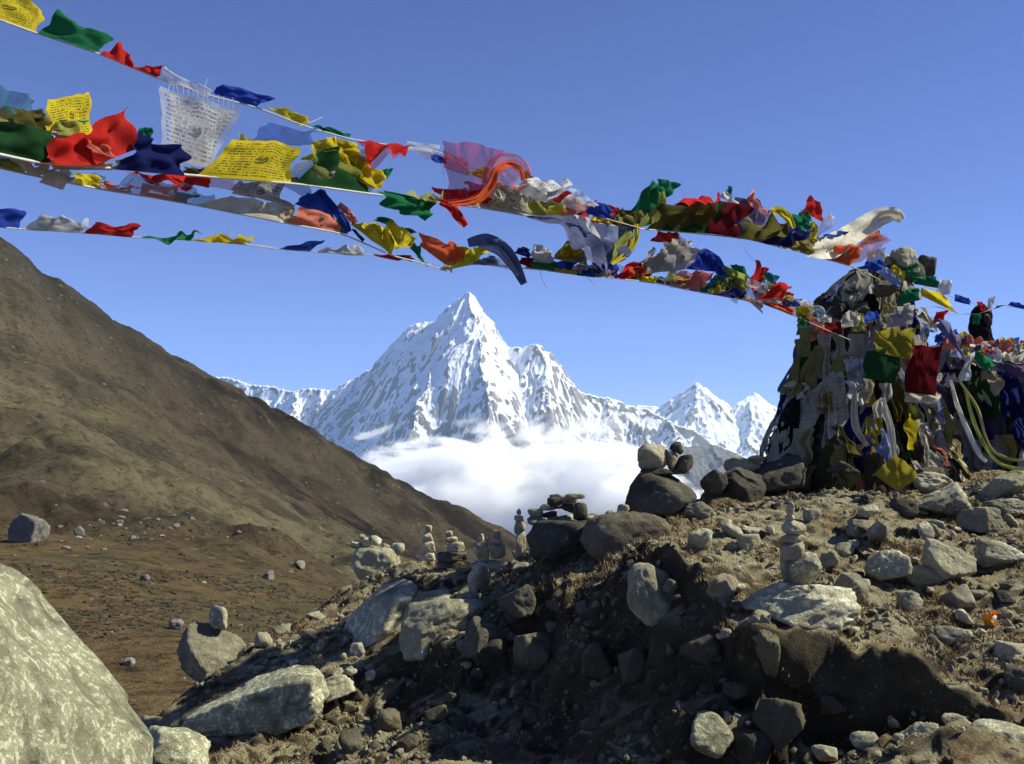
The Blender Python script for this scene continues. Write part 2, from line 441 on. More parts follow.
def ground_base(x, y):
    s = lip_dist(x, y)
    s = s + 0.16 * fbm(x * 1.1, y * 1.1, oct=3, seed=5) + 0.05 * fbm(x * 5, y * 5, oct=3, seed=6)
    wdt = 0.22 + 0.88 * sstep(2.3, 0.5, x)
    t = sstep(-wdt, 0.08, s)
    zu, zl = ZU(x, y), ZL(x, y) - 0.16 * np.exp(-((s + 0.3) / 0.25) ** 2)
    zl = np.minimum(zl, zu - 0.12)
    z = zl + (zu - zl) * t
    far = sstep(14, 30, np.hypot(x, y))
    return z, s, far

def ground_z(x, y):
    x = np.asarray(x, float); y = np.asarray(y, float)
    z, s, far = ground_base(x, y)
    z = z + 0.09 * fbm(x * 0.9, y * 0.9, oct=3, seed=11) + 0.035 * fbm(x * 4, y * 4, oct=4, seed=3) + 0.025 * ridged(x * 2.2, y * 2.2, oct=5, seed=9) + 0.022 * ridged(x * 9, y * 9, oct=3, seed=19)
    bank = np.exp(-((s + 0.35) / 0.5) ** 2)
    z = z + bank * 0.10 * fbm(x * 2.3, y * 2.3, oct=6, seed=21, gain=0.6)
    return z

def build_ground():
    xs = np.concatenate([np.linspace(-16, -5.2, 30)[:-1], np.linspace(-5.2, -1.5, 105)[:-1], np.linspace(-1.5, 6.2, 320)[:-1], np.linspace(6.2, 18, 30)])
    ys = np.concatenate([np.linspace(-5, 3.5, 24)[:-1], np.linspace(3.5, 12, 330)[:-1], np.linspace(12, 16, 50)[:-1], np.linspace(16, 42, 30)])
    X, Y = np.meshgrid(xs, ys, indexing='ij')
    Z = ground_z(X, Y)
    # the banks crumble sideways a little so the lip is never a ruled edge
    V = np.stack([X, Y, Z], -1).reshape(-1, 3)
    n = np.stack([fbm(V[:, 0] * 3, V[:, 1] * 3, V[:, 2] * 3, oct=4, seed=s) for s in (41, 42)], 1)
    V[:, :2] += 0.05 * n
    # the turf lip hangs over the hollow bank below it
    e = 0.04
    s0 = lip_dist(X, Y); gx = (lip_dist(X + e, Y) - s0) / e; gy = (lip_dist(X, Y + e) - s0) / e
    right = sstep(0.6, 1.6, X)
    sh = (-0.07 * np.exp(-((s0 - 0.05) / 0.10) ** 2) + 0.20 * np.exp(-((s0 + 0.22) / 0.13) ** 2)) * right
    V[:, 0] += (gx * sh).ravel(); V[:, 1] += (gy * sh).ravel()
    o = mesh('ground', V, grid_faces(len(xs), len(ys)), M['soil'])
    tag(o, 'bare brown earth bank with a stony sunlit terrace above it', None, None, 'structure')
build_ground()

def hit(px, py, dmax=20.0):
    """first point of the near ground seen at a pixel"""
    ds = np.linspace(2.5, dmax, 900)
    a = W(px, py, 1.0)
    z = ground_z(a.x * ds, ds)
    below = a.z * ds <= z
    i = int(np.argmax(below)) if below.any() else len(ds) - 1
    return float(ds[i]), bool(below.any())

# ------------------------------------------------------------------ rocks
def ico(sub):
    import bmesh
    bm = bmesh.new(); bmesh.ops.create_icosphere(bm, subdivisions=sub, radius=1.0)
    v = np.array([x.co[:] for x in bm.verts]); f = np.array([[q.index for q in p.verts] for p in bm.faces]); bm.free()
    return v, f
ICO = {s: ico(s) for s in (2, 3, 4, 5, 6)}

def rock_verts(seed, sub=4, planes=13, flat=1.0, rough=0.05, k=28.0, spread=0.42):
    r = np.random.RandomState(seed)
    v, f = ICO[sub]
    N = r.normal(size=(planes, 3)); N /= np.linalg.norm(N, axis=1)[:, None]
    N = np.concatenate([N, [[0, 0, 1], [0, 0, -1], [1, 0, 0.1], [-1, 0.1, 0], [0, -1, 0.15], [0.1, 1, 0]]])
    D = 1.0 - spread + spread * r.rand(len(N)); D[-6:] = 0.98 + 0.2 * r.rand(6)
    dots = v @ N.T
    q = np.where(dots > 0.02, D[None] / np.maximum(dots, 0.02), 50)
    rad = (np.sum(np.minimum(q, 8.0) ** (-k), axis=1)) ** (-1 / k)
    rad = np.minimum(rad, 1.32)
    p = v * rad[:, None]
    s = seed * 1.37 % 50
    nn = fbm(v[:, 0] * 2.2 + s, v[:, 1] * 2.2, v[:, 2] * 2.2, oct=3, seed=seed % 97) * rough + ridged(v[:, 0] * 5 + s, v[:, 1] * 5, v[:, 2] * 5, oct=4 if sub > 3 else 2, seed=seed % 89) * rough * 0.6
    p = p * (1 + nn)[:, None]
    return p, f

rock_seed = [100]
def rock_d(px, py, w, h):
    d, ok = hit(px, min(py + 0.42 * h, 900))
    return d + 0.25 * w / F * 6 if ok else 10.2

def rock(name, px, py, w, h, mat='granite', label=None, cat='rock', group=None, d=None, depth=1.0, rot=0.0, tilt=0.0, pitch=0.0, sub=4, planes=13, rough=0.05, k=28.0, seed=None, parent=None, spread=0.42):
    """a stone whose outline fills about w x h pixels round (px, py)"""
    rock_seed[0] += 1
    sd = seed or rock_seed[0]
    if d is None: d = rock_d(px, py, w, h)
    c = W(px, py, d)
    sx, sz = w / 2 / F * d, h / 2 / F * d
    sy = depth * (sx * 0.6 + sz * 0.4)
    if max(w, h) > 40 and sub == 4: sub = 5
    p, f = rock_verts(sd, sub, planes, rough=rough, k=k, spread=spread)
    R = np.array(Matrix.Rotation(pitch, 3, 'X') @ Matrix.Rotation(tilt, 3, 'Y'))
    Rz = np.array(Matrix.Rotation(rot, 3, 'Z'))
    p = p @ Rz.T
    ext = np.abs(p).max(0)
    p = p / ext * np.array([sx, sy, sz])
    p = p @ R.T
    o = mesh(name, p, f, M[mat], parent)
    o.location = c
    if not parent: tag(o, label, cat, group)
    return o

# the big pale boulder at the lower left
def big_boulder():
    p, f = rock_verts(4711, 6, 3, rough=0.03, k=8, spread=0.1)
    c = W(-150, 860, 4.0)
    P = p * np.array([1.15, 1.0, 1.3])
    for n1, q in (((0.73, 0.15, 0.67), W(70, 632, 3.9)), ((0.94, -0.08, 0.33), W(127, 720, 3.9)), ((0.42, -0.60, 0.68), W(40, 645, 3.45)), ((0.22, 0.1, 0.97), W(0, 574, 3.9)), ((0.75, -0.55, 0.37), W(120, 740, 3.6))):
        n1 = np.array(n1); n1 /= np.linalg.norm(n1)
        dd = (P - (np.array(q) - np.array(c))) @ n1
        P = P - np.where(dd > 0, dd * 0.97, 0)[:, None] * n1
    # bedding ledges and cracks run down the slabby face
    u = P @ np.array([0.75, 0.2, -0.62]); w = P @ np.array([0.5, -0.4, 0.75])
    nz = 0.018 * fbm(P[:, 0] * 2.4, P[:, 1] * 2.4, P[:, 2] * 2.4, oct=6, seed=8, gain=0.6) + 0.030 * ridged(u * 1.6, w * 7, P[:, 1] * 3, oct=5, seed=18) + 0.011 * fbm(P[:, 0] * 22, P[:, 1] * 22, P[:, 2] * 22, oct=3, seed=28)
    d0 = np.array([0.5, -0.45, 0.7]); P = P + nz[:, None] * d0
    o = mesh('boulder', P, f, M['pale_rock']); o.location = (c.x - 0.39, c.y, c.z - 0.03)
    tag(o, 'huge pale yellowish boulder filling the lower left corner', 'boulder')
big_boulder()

B = 'boulder'
rock(B, 208, 656, 76, 66, 'granite', 'grey angular boulder on the left slope with a small stone perched on it', B, d=10.6, seed=12, depth=0.8)
rock('stone', 217, 619, 21, 26, 'speckled', 'small pale stone perched on the angular boulder on the left slope', 'stone', d=10.6, seed=31)
rock(B, 270, 706, 165, 58, 'pale_rock', 'long pale sunlit slab lying on the slope at lower left', B, d=8.6, tilt=-0.26, seed=44, sub=6, rough=0.06, depth=0.8, pitch=0.6)
rock(B, 172, 758, 84, 50, 'pale_rock', 'low pale rock at bottom edge beside the huge corner boulder', B, d=6.7, seed=45, tilt=0.2)
rock('rock', 152, 722, 30, 12, 'granite', 'small flat rock above the low pale rock at lower left', 'rock', seed=46)
rock('rock', 262, 640, 24, 16, 'granite', 'small grey rock on the crest between perched-stone boulder and slab', 'rock', seed=47)
rock('rock', 315, 615, 26, 9, 'granite', 'thin flat rock on the dark crest left of the block topped with stones', 'rock', seed=48)
rock(B, 385, 612, 96, 52, 'speckled', 'white speckled slanting slab below the small stone stacks', B, tilt=-0.35, seed=49, sub=5, depth=1.3, pitch=0.5)
rock(B, 376, 566, 48, 42, 'granite', 'squarish block on the crest topped with several small stones', B, d=12.2, seed=50, k=22, depth=1.0, planes=3, spread=0.12)
g = 'small stones on the squarish crest block'
for i, (x, y, w, h) in enumerate([(357, 545, 12, 9), (366, 543, 12, 12), (376, 541, 13, 11), (385, 547, 10, 8), (397, 550, 16, 14), (362, 537, 8, 6)]):
    rock('stone', x, y, w, h, 'tan_stone' if i % 2 else 'speckled', 'small pale stone heaped on the squarish crest block', 'stone', g, d=12.2, sub=3)
def stack(stones, d, where, mat='tan_stone'):
    n = len(stones)
    words = ['topmost', 'second', 'third', 'fourth', 'fifth', 'sixth']
    for i, s in enumerate(stones):
        x, y, w, h = s[:4]
        rock('stone', x, y, w, h * 1.1, s[4] if len(s) > 4 else mat, ('lowest' if i == n - 1 else words[i]) + ' stone of ' + where, 'stone', 'stones of ' + where, d=d, planes=6, k=30, sub=4, spread=0.25)
stack([(428, 529, 8, 7), (428, 537, 11, 10), (429, 547, 15, 11), (427, 557, 17, 10), (429, 566, 14, 12, 'granite')], 11.6, 'the tall narrow stack left of the stepped stack')
stack([(449, 534, 8, 6), (451, 540, 14, 7), (455, 547, 19, 10), (453, 557, 32, 10, 'dark_stone'), (451, 565, 28, 9, 'dark_stone'), (450, 576, 15, 15, 'speckled')], 11.1, 'the stepped stack with a dark wide waist on the left crest')
stack([(481, 538, 7, 8), (481, 544, 15, 7), (482, 552, 15, 14)], 10.8, 'the left one of two low twin stacks on the crest')
stack([(497, 535, 8, 9), (497, 541, 12, 6), (498, 551, 16, 15)], 10.8, 'the right one of two low twin stacks on the crest')
stack([(519, 512, 5, 6), (519, 518, 10, 6), (520, 528, 12, 14), (521, 545, 11, 24)], 9.9, 'the slim pillar against the cloud')
rock('rock', 490, 568, 46, 16, 'granite', 'low rock under the twin stacks on the crest', 'rock', seed=60, d=10.8)
rock('rock', 478, 580, 26, 34, 'speckled', 'upright mottled rock with a shaded side below the twin stacks', 'rock', seed=61)
rock('rock', 519, 556, 15, 12, 'granite', 'small cube-like rock at foot of the slim pillar', 'rock', seed=62, d=10.4)
rock('rock', 521, 568, 19, 12, 'speckled', 'rounded pale rock below the small cube-like rock on the crest', 'rock', seed=63)
rock('rock', 505, 572, 24, 10, 'granite', 'flat rock lying on grass below the right twin stack', 'rock', seed=64)
rock('rock', 436, 598, 60, 16, 'granite', 'long flat ledge rock below the stepped stack', 'rock', seed=65, tilt=-0.12)
rock('rock', 470, 598, 28, 16, 'granite', 'greenish flat rock at the right end of the ledge', 'rock', seed=66)
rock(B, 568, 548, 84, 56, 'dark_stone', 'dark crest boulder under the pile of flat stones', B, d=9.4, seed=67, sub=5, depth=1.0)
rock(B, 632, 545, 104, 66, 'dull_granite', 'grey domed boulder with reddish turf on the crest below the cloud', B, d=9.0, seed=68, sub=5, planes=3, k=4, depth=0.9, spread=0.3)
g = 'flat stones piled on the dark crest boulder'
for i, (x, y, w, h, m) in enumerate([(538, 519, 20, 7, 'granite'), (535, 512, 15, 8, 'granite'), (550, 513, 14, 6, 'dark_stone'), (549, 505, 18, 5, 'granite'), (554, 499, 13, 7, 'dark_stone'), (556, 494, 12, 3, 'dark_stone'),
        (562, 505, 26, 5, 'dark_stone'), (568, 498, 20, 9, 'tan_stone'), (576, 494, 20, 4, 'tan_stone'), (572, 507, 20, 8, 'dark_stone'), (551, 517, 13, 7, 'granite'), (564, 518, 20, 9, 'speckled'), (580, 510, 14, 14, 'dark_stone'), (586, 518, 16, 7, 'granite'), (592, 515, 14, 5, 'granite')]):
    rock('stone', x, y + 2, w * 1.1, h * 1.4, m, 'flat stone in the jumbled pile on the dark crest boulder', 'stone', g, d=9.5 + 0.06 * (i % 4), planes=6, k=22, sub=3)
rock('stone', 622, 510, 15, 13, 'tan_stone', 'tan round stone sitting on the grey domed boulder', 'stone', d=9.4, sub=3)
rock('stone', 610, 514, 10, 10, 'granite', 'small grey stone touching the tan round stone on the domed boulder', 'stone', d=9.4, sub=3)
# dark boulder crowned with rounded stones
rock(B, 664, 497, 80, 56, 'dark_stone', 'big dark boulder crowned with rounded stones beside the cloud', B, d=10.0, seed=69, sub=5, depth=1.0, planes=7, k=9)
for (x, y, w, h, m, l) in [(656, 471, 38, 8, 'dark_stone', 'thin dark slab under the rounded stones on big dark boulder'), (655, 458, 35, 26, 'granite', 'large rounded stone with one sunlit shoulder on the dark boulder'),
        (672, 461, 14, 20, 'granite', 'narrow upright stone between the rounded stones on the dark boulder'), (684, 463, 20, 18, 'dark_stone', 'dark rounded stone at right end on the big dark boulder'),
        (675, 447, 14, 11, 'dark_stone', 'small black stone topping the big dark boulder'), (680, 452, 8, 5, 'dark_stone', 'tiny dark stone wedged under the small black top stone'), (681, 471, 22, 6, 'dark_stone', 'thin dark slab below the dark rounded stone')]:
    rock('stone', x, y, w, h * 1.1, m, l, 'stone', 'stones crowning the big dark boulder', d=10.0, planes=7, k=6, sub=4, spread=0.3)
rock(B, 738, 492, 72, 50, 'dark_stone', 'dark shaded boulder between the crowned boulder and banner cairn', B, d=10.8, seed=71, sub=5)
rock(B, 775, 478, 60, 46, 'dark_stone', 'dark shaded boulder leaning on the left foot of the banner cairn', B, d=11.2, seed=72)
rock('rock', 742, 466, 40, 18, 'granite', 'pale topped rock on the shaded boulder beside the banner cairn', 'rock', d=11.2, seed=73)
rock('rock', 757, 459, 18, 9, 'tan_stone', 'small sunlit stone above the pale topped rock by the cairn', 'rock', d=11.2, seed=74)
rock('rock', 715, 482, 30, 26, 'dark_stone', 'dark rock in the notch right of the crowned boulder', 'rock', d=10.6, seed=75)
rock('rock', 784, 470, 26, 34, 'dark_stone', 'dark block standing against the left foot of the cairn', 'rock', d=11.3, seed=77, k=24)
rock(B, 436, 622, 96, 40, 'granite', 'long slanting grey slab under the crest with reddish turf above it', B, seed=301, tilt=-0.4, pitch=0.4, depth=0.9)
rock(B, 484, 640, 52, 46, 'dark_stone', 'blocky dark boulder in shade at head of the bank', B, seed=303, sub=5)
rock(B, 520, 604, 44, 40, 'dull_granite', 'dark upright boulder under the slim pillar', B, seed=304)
rock('rock', 776, 722, 50, 52, 'dull_granite', 'dark rock added over the sunlit ledge below the overhang', 'rock', seed=314, d=6.15)  # added rock, hides a fold of the ledge that catches the sun
rock('rock', 752, 750, 40, 40, 'dark_stone', 'dark rock added over the sunlit ledge beside the rounded pale rock', 'rock', seed=315, d=6.1)  # second added rock, keeps the lower end of that fold dark
rock('rock', 868, 744, 34, 22, 'granite', 'grey rock left of the angular rock at the bottom right', 'rock', seed=311, d=5.6)
rock('rock', 826, 752, 26, 18, 'granite', 'small sunlit rock at the bottom edge below the overhang', 'rock', seed=312, d=5.9)
rock('rock', 955, 722, 30, 16, 'granite', 'flat rock between the lip and the large corner rock', 'rock', seed=313, d=5.7)
rock(B, 330, 690, 58, 28, 'granite', 'flat grey rock right of the long pale slab', B, seed=305, tilt=-0.3)
# bank stones
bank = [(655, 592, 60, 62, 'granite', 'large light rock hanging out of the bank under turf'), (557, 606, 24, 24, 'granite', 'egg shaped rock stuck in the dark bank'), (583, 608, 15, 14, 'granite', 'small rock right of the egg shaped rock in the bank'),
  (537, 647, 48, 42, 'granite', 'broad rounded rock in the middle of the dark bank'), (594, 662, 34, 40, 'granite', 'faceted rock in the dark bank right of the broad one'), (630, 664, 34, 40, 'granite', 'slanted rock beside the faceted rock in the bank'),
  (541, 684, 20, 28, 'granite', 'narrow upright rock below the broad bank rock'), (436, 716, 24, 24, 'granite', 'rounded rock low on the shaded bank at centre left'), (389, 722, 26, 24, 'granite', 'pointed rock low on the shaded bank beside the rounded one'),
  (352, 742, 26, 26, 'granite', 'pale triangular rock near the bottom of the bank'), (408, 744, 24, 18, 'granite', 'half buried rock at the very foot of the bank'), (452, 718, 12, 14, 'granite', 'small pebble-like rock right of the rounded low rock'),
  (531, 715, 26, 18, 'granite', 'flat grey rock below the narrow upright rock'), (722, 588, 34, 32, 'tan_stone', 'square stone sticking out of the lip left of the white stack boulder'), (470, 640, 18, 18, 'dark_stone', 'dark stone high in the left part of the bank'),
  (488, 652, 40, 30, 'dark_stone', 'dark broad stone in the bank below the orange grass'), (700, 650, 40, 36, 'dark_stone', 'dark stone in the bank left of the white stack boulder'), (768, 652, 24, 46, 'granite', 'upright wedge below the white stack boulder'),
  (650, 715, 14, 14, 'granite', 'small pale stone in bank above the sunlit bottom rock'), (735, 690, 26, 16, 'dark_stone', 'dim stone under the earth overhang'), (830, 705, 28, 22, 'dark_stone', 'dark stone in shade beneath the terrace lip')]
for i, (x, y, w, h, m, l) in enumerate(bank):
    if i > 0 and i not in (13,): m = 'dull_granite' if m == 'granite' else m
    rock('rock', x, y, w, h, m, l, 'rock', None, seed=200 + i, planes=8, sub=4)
rock(B, 714, 736, 54, 42, 'pale_rock', 'rounded pale sunlit rock at bottom right of centre', B, d=6.1, seed=230, planes=7, k=8)
# white stack boulder and stack
rock(B, 792, 603, 128, 58, 'speckled', 'wide whitish boulder on the lip carrying the slender stone stack', B, d=6.75, seed=231, sub=5, depth=1.0, rough=0.07, tilt=-0.06)
rock('rock', 846, 590, 44, 34, 'granite', 'grey rock merging with right end of the whitish stack boulder', 'rock', d=6.9, seed=232)
stack([(790, 508, 8, 13), (790, 517, 10, 6), (793, 527, 24, 14), (792, 539, 26, 10), (794, 551, 29, 18), (799, 569, 42, 32, 'speckled')], 6.75, 'the slender stack on the whitish lip boulder')
for i, (x, y, w, h) in enumerate([(803, 588, 12, 7), (812, 587, 7, 5)]):
    rock('stone', x, y, w, h, 'granite', 'pebble wedged at the foot of the slender stack', 'stone', 'pebbles at the foot of the slender stack', d=6.5, sub=3)
terr = [(945, 502, 66, 34, 'speckled', 'long rectangular block in front of the banner cairn'), (932, 482, 50, 24, 'granite', 'broken slab behind the long rectangular block'), (902, 508, 28, 18, 'dark_stone', 'dark small rock left of the long rectangular block'),
  (1003, 486, 50, 26, 'granite', 'smooth grey rock under the trailing yellow cloths'), (1008, 508, 42, 22, 'speckled', 'white topped rock at right edge below the smooth grey rock'), (982, 522, 44, 30, 'granite', 'leaning shaded rock with one bright edge right of the block'),
  (878, 532, 22, 24, 'speckled', 'small bright rock left of the tall wedge rocks'), (858, 528, 26, 18, 'granite', 'dull rock touching the small bright rock'), (884, 569, 44, 38, 'speckled', 'bright squat boulder in the middle of the terrace'),
  (946, 560, 52, 46, 'granite', 'tall wedge rock with bright slanting right edge'), (1000, 556, 48, 30, 'speckled', 'broad mottled rock near the right edge of terrace'), (917, 576, 38, 22, 'granite', 'low rock just right of the bright squat boulder'),
  (959, 600, 34, 26, 'granite', 'slanting rock below the tall wedge rock'), (906, 600, 28, 26, 'granite', 'round topped rock below the bright squat boulder'), (951, 634, 38, 20, 'speckled', 'small pyramid rock near the front of the terrace'),
  (978, 618, 32, 11, 'granite', 'thin slab lying beside the orange scrap'), (1004, 598, 22, 14, 'dark_stone', 'small dark rock above the orange scrap'), (1010, 652, 32, 18, 'granite', 'cracked rock at right edge near the terrace lip'),
  (826, 560, 24, 16, 'granite', 'grey rock right of the slender stack'), (700, 540, 26, 26, 'speckled', 'mottled rock near the dark hollow left of the slender stack'), (748, 542, 28, 24, 'granite', 'dark sided rock left of the slender stack'),
  (733, 548, 16, 12, 'granite', 'little rock beside the dark sided rock'), (752, 532, 22, 10, 'tan_stone', 'flat tan stone behind the dark sided rock'), (812, 516, 20, 14, 'speckled', 'bright little rock in front of the cairn shadow'),
  (868, 512, 22, 12, 'granite', 'flat rock close to the cairn foot'), (700, 510, 34, 18, 'granite', 'long low rock in the cairn shadow'), (935, 530, 18, 12, 'granite', 'little rock below the long rectangular block'),
  (875, 628, 18, 10, 'granite', 'tilted flat rock near the bare terrace front'), (855, 545, 16, 10, 'granite', 'pebbly rock above the bright squat boulder'), (1015, 680, 30, 24, 'dark_stone', 'dark rock at right edge under the lip'),
  (922, 744, 50, 42, 'granite', 'angular rock in sunlight at the bottom right'), (992, 748, 92, 46, 'pale_rock', 'large pale flat rock in the bottom right corner'), (770, 530, 12, 9, 'tan_stone', 'small tan rock behind the slender stack')]
for i, (x, y, w, h, m, l) in enumerate(terr):
    rock('rock', x, y, w, h * 1.05, m, l, 'rock', None, seed=300 + i, planes=9, sub=4, d=(5.55 if y > 735 else None), tilt=(0.5 if 'wedge' in l and w > 40 else -0.25 if i % 3 == 0 else 0.1), rough=0.07)

# small scattered rocks: copies of a few shapes
protos = []
for i in range(12):
    p, f = rock_verts(900 + i, 3, 8, rough=0.07)
    me_o = mesh('rock', p, f, M[['granite', 'speckled', 'granite', 'tan_stone', 'granite', 'dark_stone', 'granite', 'speckled', 'dull_granite', 'dull_granite', 'dark_stone', 'dull_granite'][i]])
    protos.append(me_o)
first = [True] * 12
def small_rock(px, py, s, label, group, aspect=0.7, d=None):
    if 745 < px < 840 and 495 < py < 600: return
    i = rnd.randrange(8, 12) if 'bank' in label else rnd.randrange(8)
    if d is None:
        d, ok = hit(px, py)
        if not ok: return
    pr = protos[i]
    if first[i]: o = pr; first[i] = False
    else: o = pr.copy(); col.objects.link(o)
    c = W(px, py, d)
    if d < 19: c.z = float(ground_z(c.x, c.y))
    r = s / 2 / F * d
    o.location = (c.x, c.y, c.z + r * 0.15)
    o.scale = (r * rnd.uniform(0.8, 1.25), r * rnd.uniform(0.8, 1.2), r * rnd.uniform(0.6, 1.0) * (aspect + 0.3))
    o.rotation_euler = (rnd.uniform(-0.5, 0.5), rnd.uniform(-0.5, 0.5), rnd.uniform(0, 6.28))
    tag(o, label, 'rock', group)
areas = [((700, 1020, 505, 640), 80, (6, 20), 'small loose rock on the sunlit stony terrace below the banner cairn', 'small rocks scattered on the sunlit terrace'),
         ((440, 760, 590, 755), 62, (5, 20), 'small half buried stone in the shaded earth bank', 'small stones stuck in the shaded bank'),
         ((250, 470, 600, 700), 40, (6, 17), 'small rock on the left slope below the stone stacks', 'small rocks on the left slope'),
         ((300, 450, 690, 760), 20, (6, 14), 'small dusty stone low on the left of the shaded bank', 'small stones low on the shaded bank'),
         ((720, 1020, 715, 760), 20, (5, 14), 'small stone on the sunlit ground at bottom right', 'small stones at bottom right')]
for (x0, x1, y0, y1), n, (s0, s1), l, g in areas:
    for k in range(n):
        s = s0 + (s1 - s0) * rnd.random() ** 2.2
        small_rock(rnd.uniform(x0, x1), rnd.uniform(y0, y1), s, l, g)
for q, pr in enumerate(protos):
    if first[q]: bpy.data.objects.remove(pr)
# gravel: uncountable pebbles over the near ground
def gravel():
    r = np.random.RandomState(5)
    v, f = ICO[2]; v1, f1 = ico(1)
    n = 11000
    px = r.uniform(200, 1040, n * 2); d = r.uniform(5.2, 11.5, n * 2)
    x = (px - 512) / F * d; y = d
    den = fbm(x * 1.4, y * 1.4, oct=4, seed=77) + 0.5 * r.rand(len(x)) > 0.38
    x, y = x[den][:n], y[den][:n]; n = len(x)
    z = ground_z(x, y)
    s = 0.005 + 0.030 * r.rand(n) ** 4
    sc = s[:, None, None] * r.uniform(0.6, 1.3, (n, 1, 3))
    a = r.uniform(0, 6.28, n); R = np.zeros((n, 3, 3)); R[:, 0, 0] = np.cos(a); R[:, 0, 1] = -np.sin(a); R[:, 1, 0] = np.sin(a); R[:, 1, 1] = np.cos(a); R[:, 2, 2] = 1
    V = (v1[None] * (1 + 0.25 * r.normal(size=(n, len(v1), 1))) * sc) @ R.transpose(0, 2, 1) + np.stack([x, y, z + s * 0.2], 1)[:, None]
    Fc = (f1[None] + (np.arange(n) * len(v1))[:, None, None]).reshape(-1, 3)
    o = mesh('gravel', V.reshape(-1, 3), Fc, M['granite'], smooth=False)
    tag(o, 'fine gravel and pebbles strewn over the bank and terrace', 'gravel', None, 'stuff')
gravel()
def grass():
    r = np.random.RandomState(9)
    n = 170000
    px = r.uniform(140, 1040, n); d = r.uniform(5.4, 12.5, n)
    x = (px - 512) / F * d; y = d
    e = 0.05
    z = ground_z(x, y); slope = np.hypot(ground_z(x + e, y) - z, ground_z(x, y + e) - z) / e
    m = (fbm(x * 1.7, y * 1.7, oct=4, seed=51) + 0.5 * fbm(x * 6, y * 6, oct=2, seed=52) > 0.12) & (slope < 1.0)
    s = lip_dist(x, y)
    edge = (s > -0.06) & (s < 0.22) & (r.rand(n) < 0.4)
    m = m | edge
    x, y, z = x[m], y[m], z[m]; n = len(x)
    hh = r.uniform(0.012, 0.05, n); a = r.uniform(0, 6.28, n); w = 0.005
    le = r.uniform(0.2, 1.2, n)
    b = np.stack([x, y, z - 0.01], 1)
    dx = np.stack([np.cos(a), np.sin(a), 0 * a], 1); nx = np.stack([-np.sin(a), np.cos(a), 0 * a], 1)
    tip = b + dx * (hh * le)[:, None] + np.stack([0 * hh, 0 * hh, hh], 1)
    V = np.stack([b - nx * w, b + nx * w, tip], 1).reshape(-1, 3)
    o = mesh('dry_grass', V, np.arange(len(V)).reshape(-1, 3), M['grass'], smooth=False)
    tag(o, 'short reddish dry grass and turf on terrace and bank lip', 'grass', None, 'stuff')
grass()
# orange scrap by the thin slab
def scrap():
    d, _ = hit(990, 624)
    n = 9
    u, v = np.meshgrid(np.linspace(0, 1, n), np.linspace(0, 1, n), indexing='ij')
    c = W(990, 619, d - 0.05)
    P = np.stack([c.x + (u - .5) * 0.06 + 0.008 * np.sin(v * 9), c.y + 0.05 * np.sin(u * 7 + v * 4), c.z + (v - .5) * 0.10 + 0.01 * np.sin(u * 8)], -1).reshape(-1, 3)
    m = simple('orange_plastic', (0.85, 0.28, 0.01), 0.5)
    o = mesh('scrap', P, grid_faces(n, n), m)
    tag(o, 'crumpled bright orange scrap at the end of the thin slab', 'scrap')
scrap()

# ------------------------------------------------------------------ valley and hillside
hp = [(-260, 120, 500), (-120, 160, 520), (0, 232, 560), (30, 262, 580), (60, 290, 600), (150, 340, 660), (250, 398, 740), (350, 462, 820), (420, 508, 900), (474, 545, 960), (522, 580, 1000), (600, 640, 1050),
      (0, 330, 450), (150, 400, 520), (280, 460, 600), (400, 522, 700), (-200, 300, 400),
      (0, 432, 330), (120, 455, 360), (220, 480, 400), (330, 520, 460), (420, 556, 540), (-200, 420, 300), (60, 430, 345),
      (0, 500, 235), (120, 520, 240), (240, 535, 250), (350, 565, 280), (460, 610, 330), (-200, 500, 220),
      (0, 560, 130), (150, 590, 125), (300, 590, 150), (370, 610, 160), (100, 640, 80), (250, 640, 85), (400, 680, 90), (150, 700, 55), (220, 720, 48), (130, 745, 42), (300, 760, 45), (-200, 620, 80), (-200, 800, 40), (600, 760, 60)]
h3 = [tuple(W(*p)) for p in hp]
for (px, py, d) in [(-260, 120, 500), (-120, 160, 520), (0, 232, 560), (150, 340, 660), (250, 398, 740), (350, 462, 820), (420, 508, 900), (474, 545, 960), (522, 580, 1000)]:
    p = W(px, py, d)
    h3.append((p.x - 40, p.y + 90, p.z - 60)); h3.append((p.x - 60, p.y + 420, p.z - 330))
HZ = TPS(h3, 1e-5)
def hill_z(x, y):
    x = np.asarray(x, float); y = np.asarray(y, float)
    r = np.hypot(x, y)
    k = sstep(60, 500, r)
    z = HZ(x, y) + (1.5 + 3 * k) * fbm(x / 110, y / 110, oct=3, seed=61) * sstep(40, 300, r) * 0.8
    # gullies running down the slope
    z = z - k * 1.8 * np.maximum(0, ridged((x * 0.75 + y * 0.66) / 70, (-x * 0.66 + y * 0.75) / 240, oct=4, seed=66))
    hm = sstep(180, 260, y) * (1 - sstep(300, 460, y))
    z = z + hm * 6 * fbm(x / 38, y / 60, oct=6, seed=68) - k * 2.2 * np.maximum(0, ridged((x * 0.75 + y * 0.66) / 26, (-x * 0.66 + y * 0.75) / 110, oct=4, seed=69))
    z = z + sstep(20, 80, r) * (0.35 + 1.1 * k) * fbm(x / 12, y / 12, oct=6, seed=63)
    return z
def build_hill():
    az = np.radians(np.linspace(-48, 22, 560))
    rr = np.geomspace(24, 1500, 520)
    A, R = np.meshgrid(az, rr, indexing='ij')
    X, Y = R * np.sin(A), R * np.cos(A)
    V = np.stack([X, Y, hill_z(X, Y)], -1).reshape(-1, 3)
    o = mesh('hillside', V, grid_faces(len(az), len(rr)), M['hill'])
    tag(o, 'bare brown hillside falling from upper left to the cloudy valley', None, None, 'structure')
build_hill()
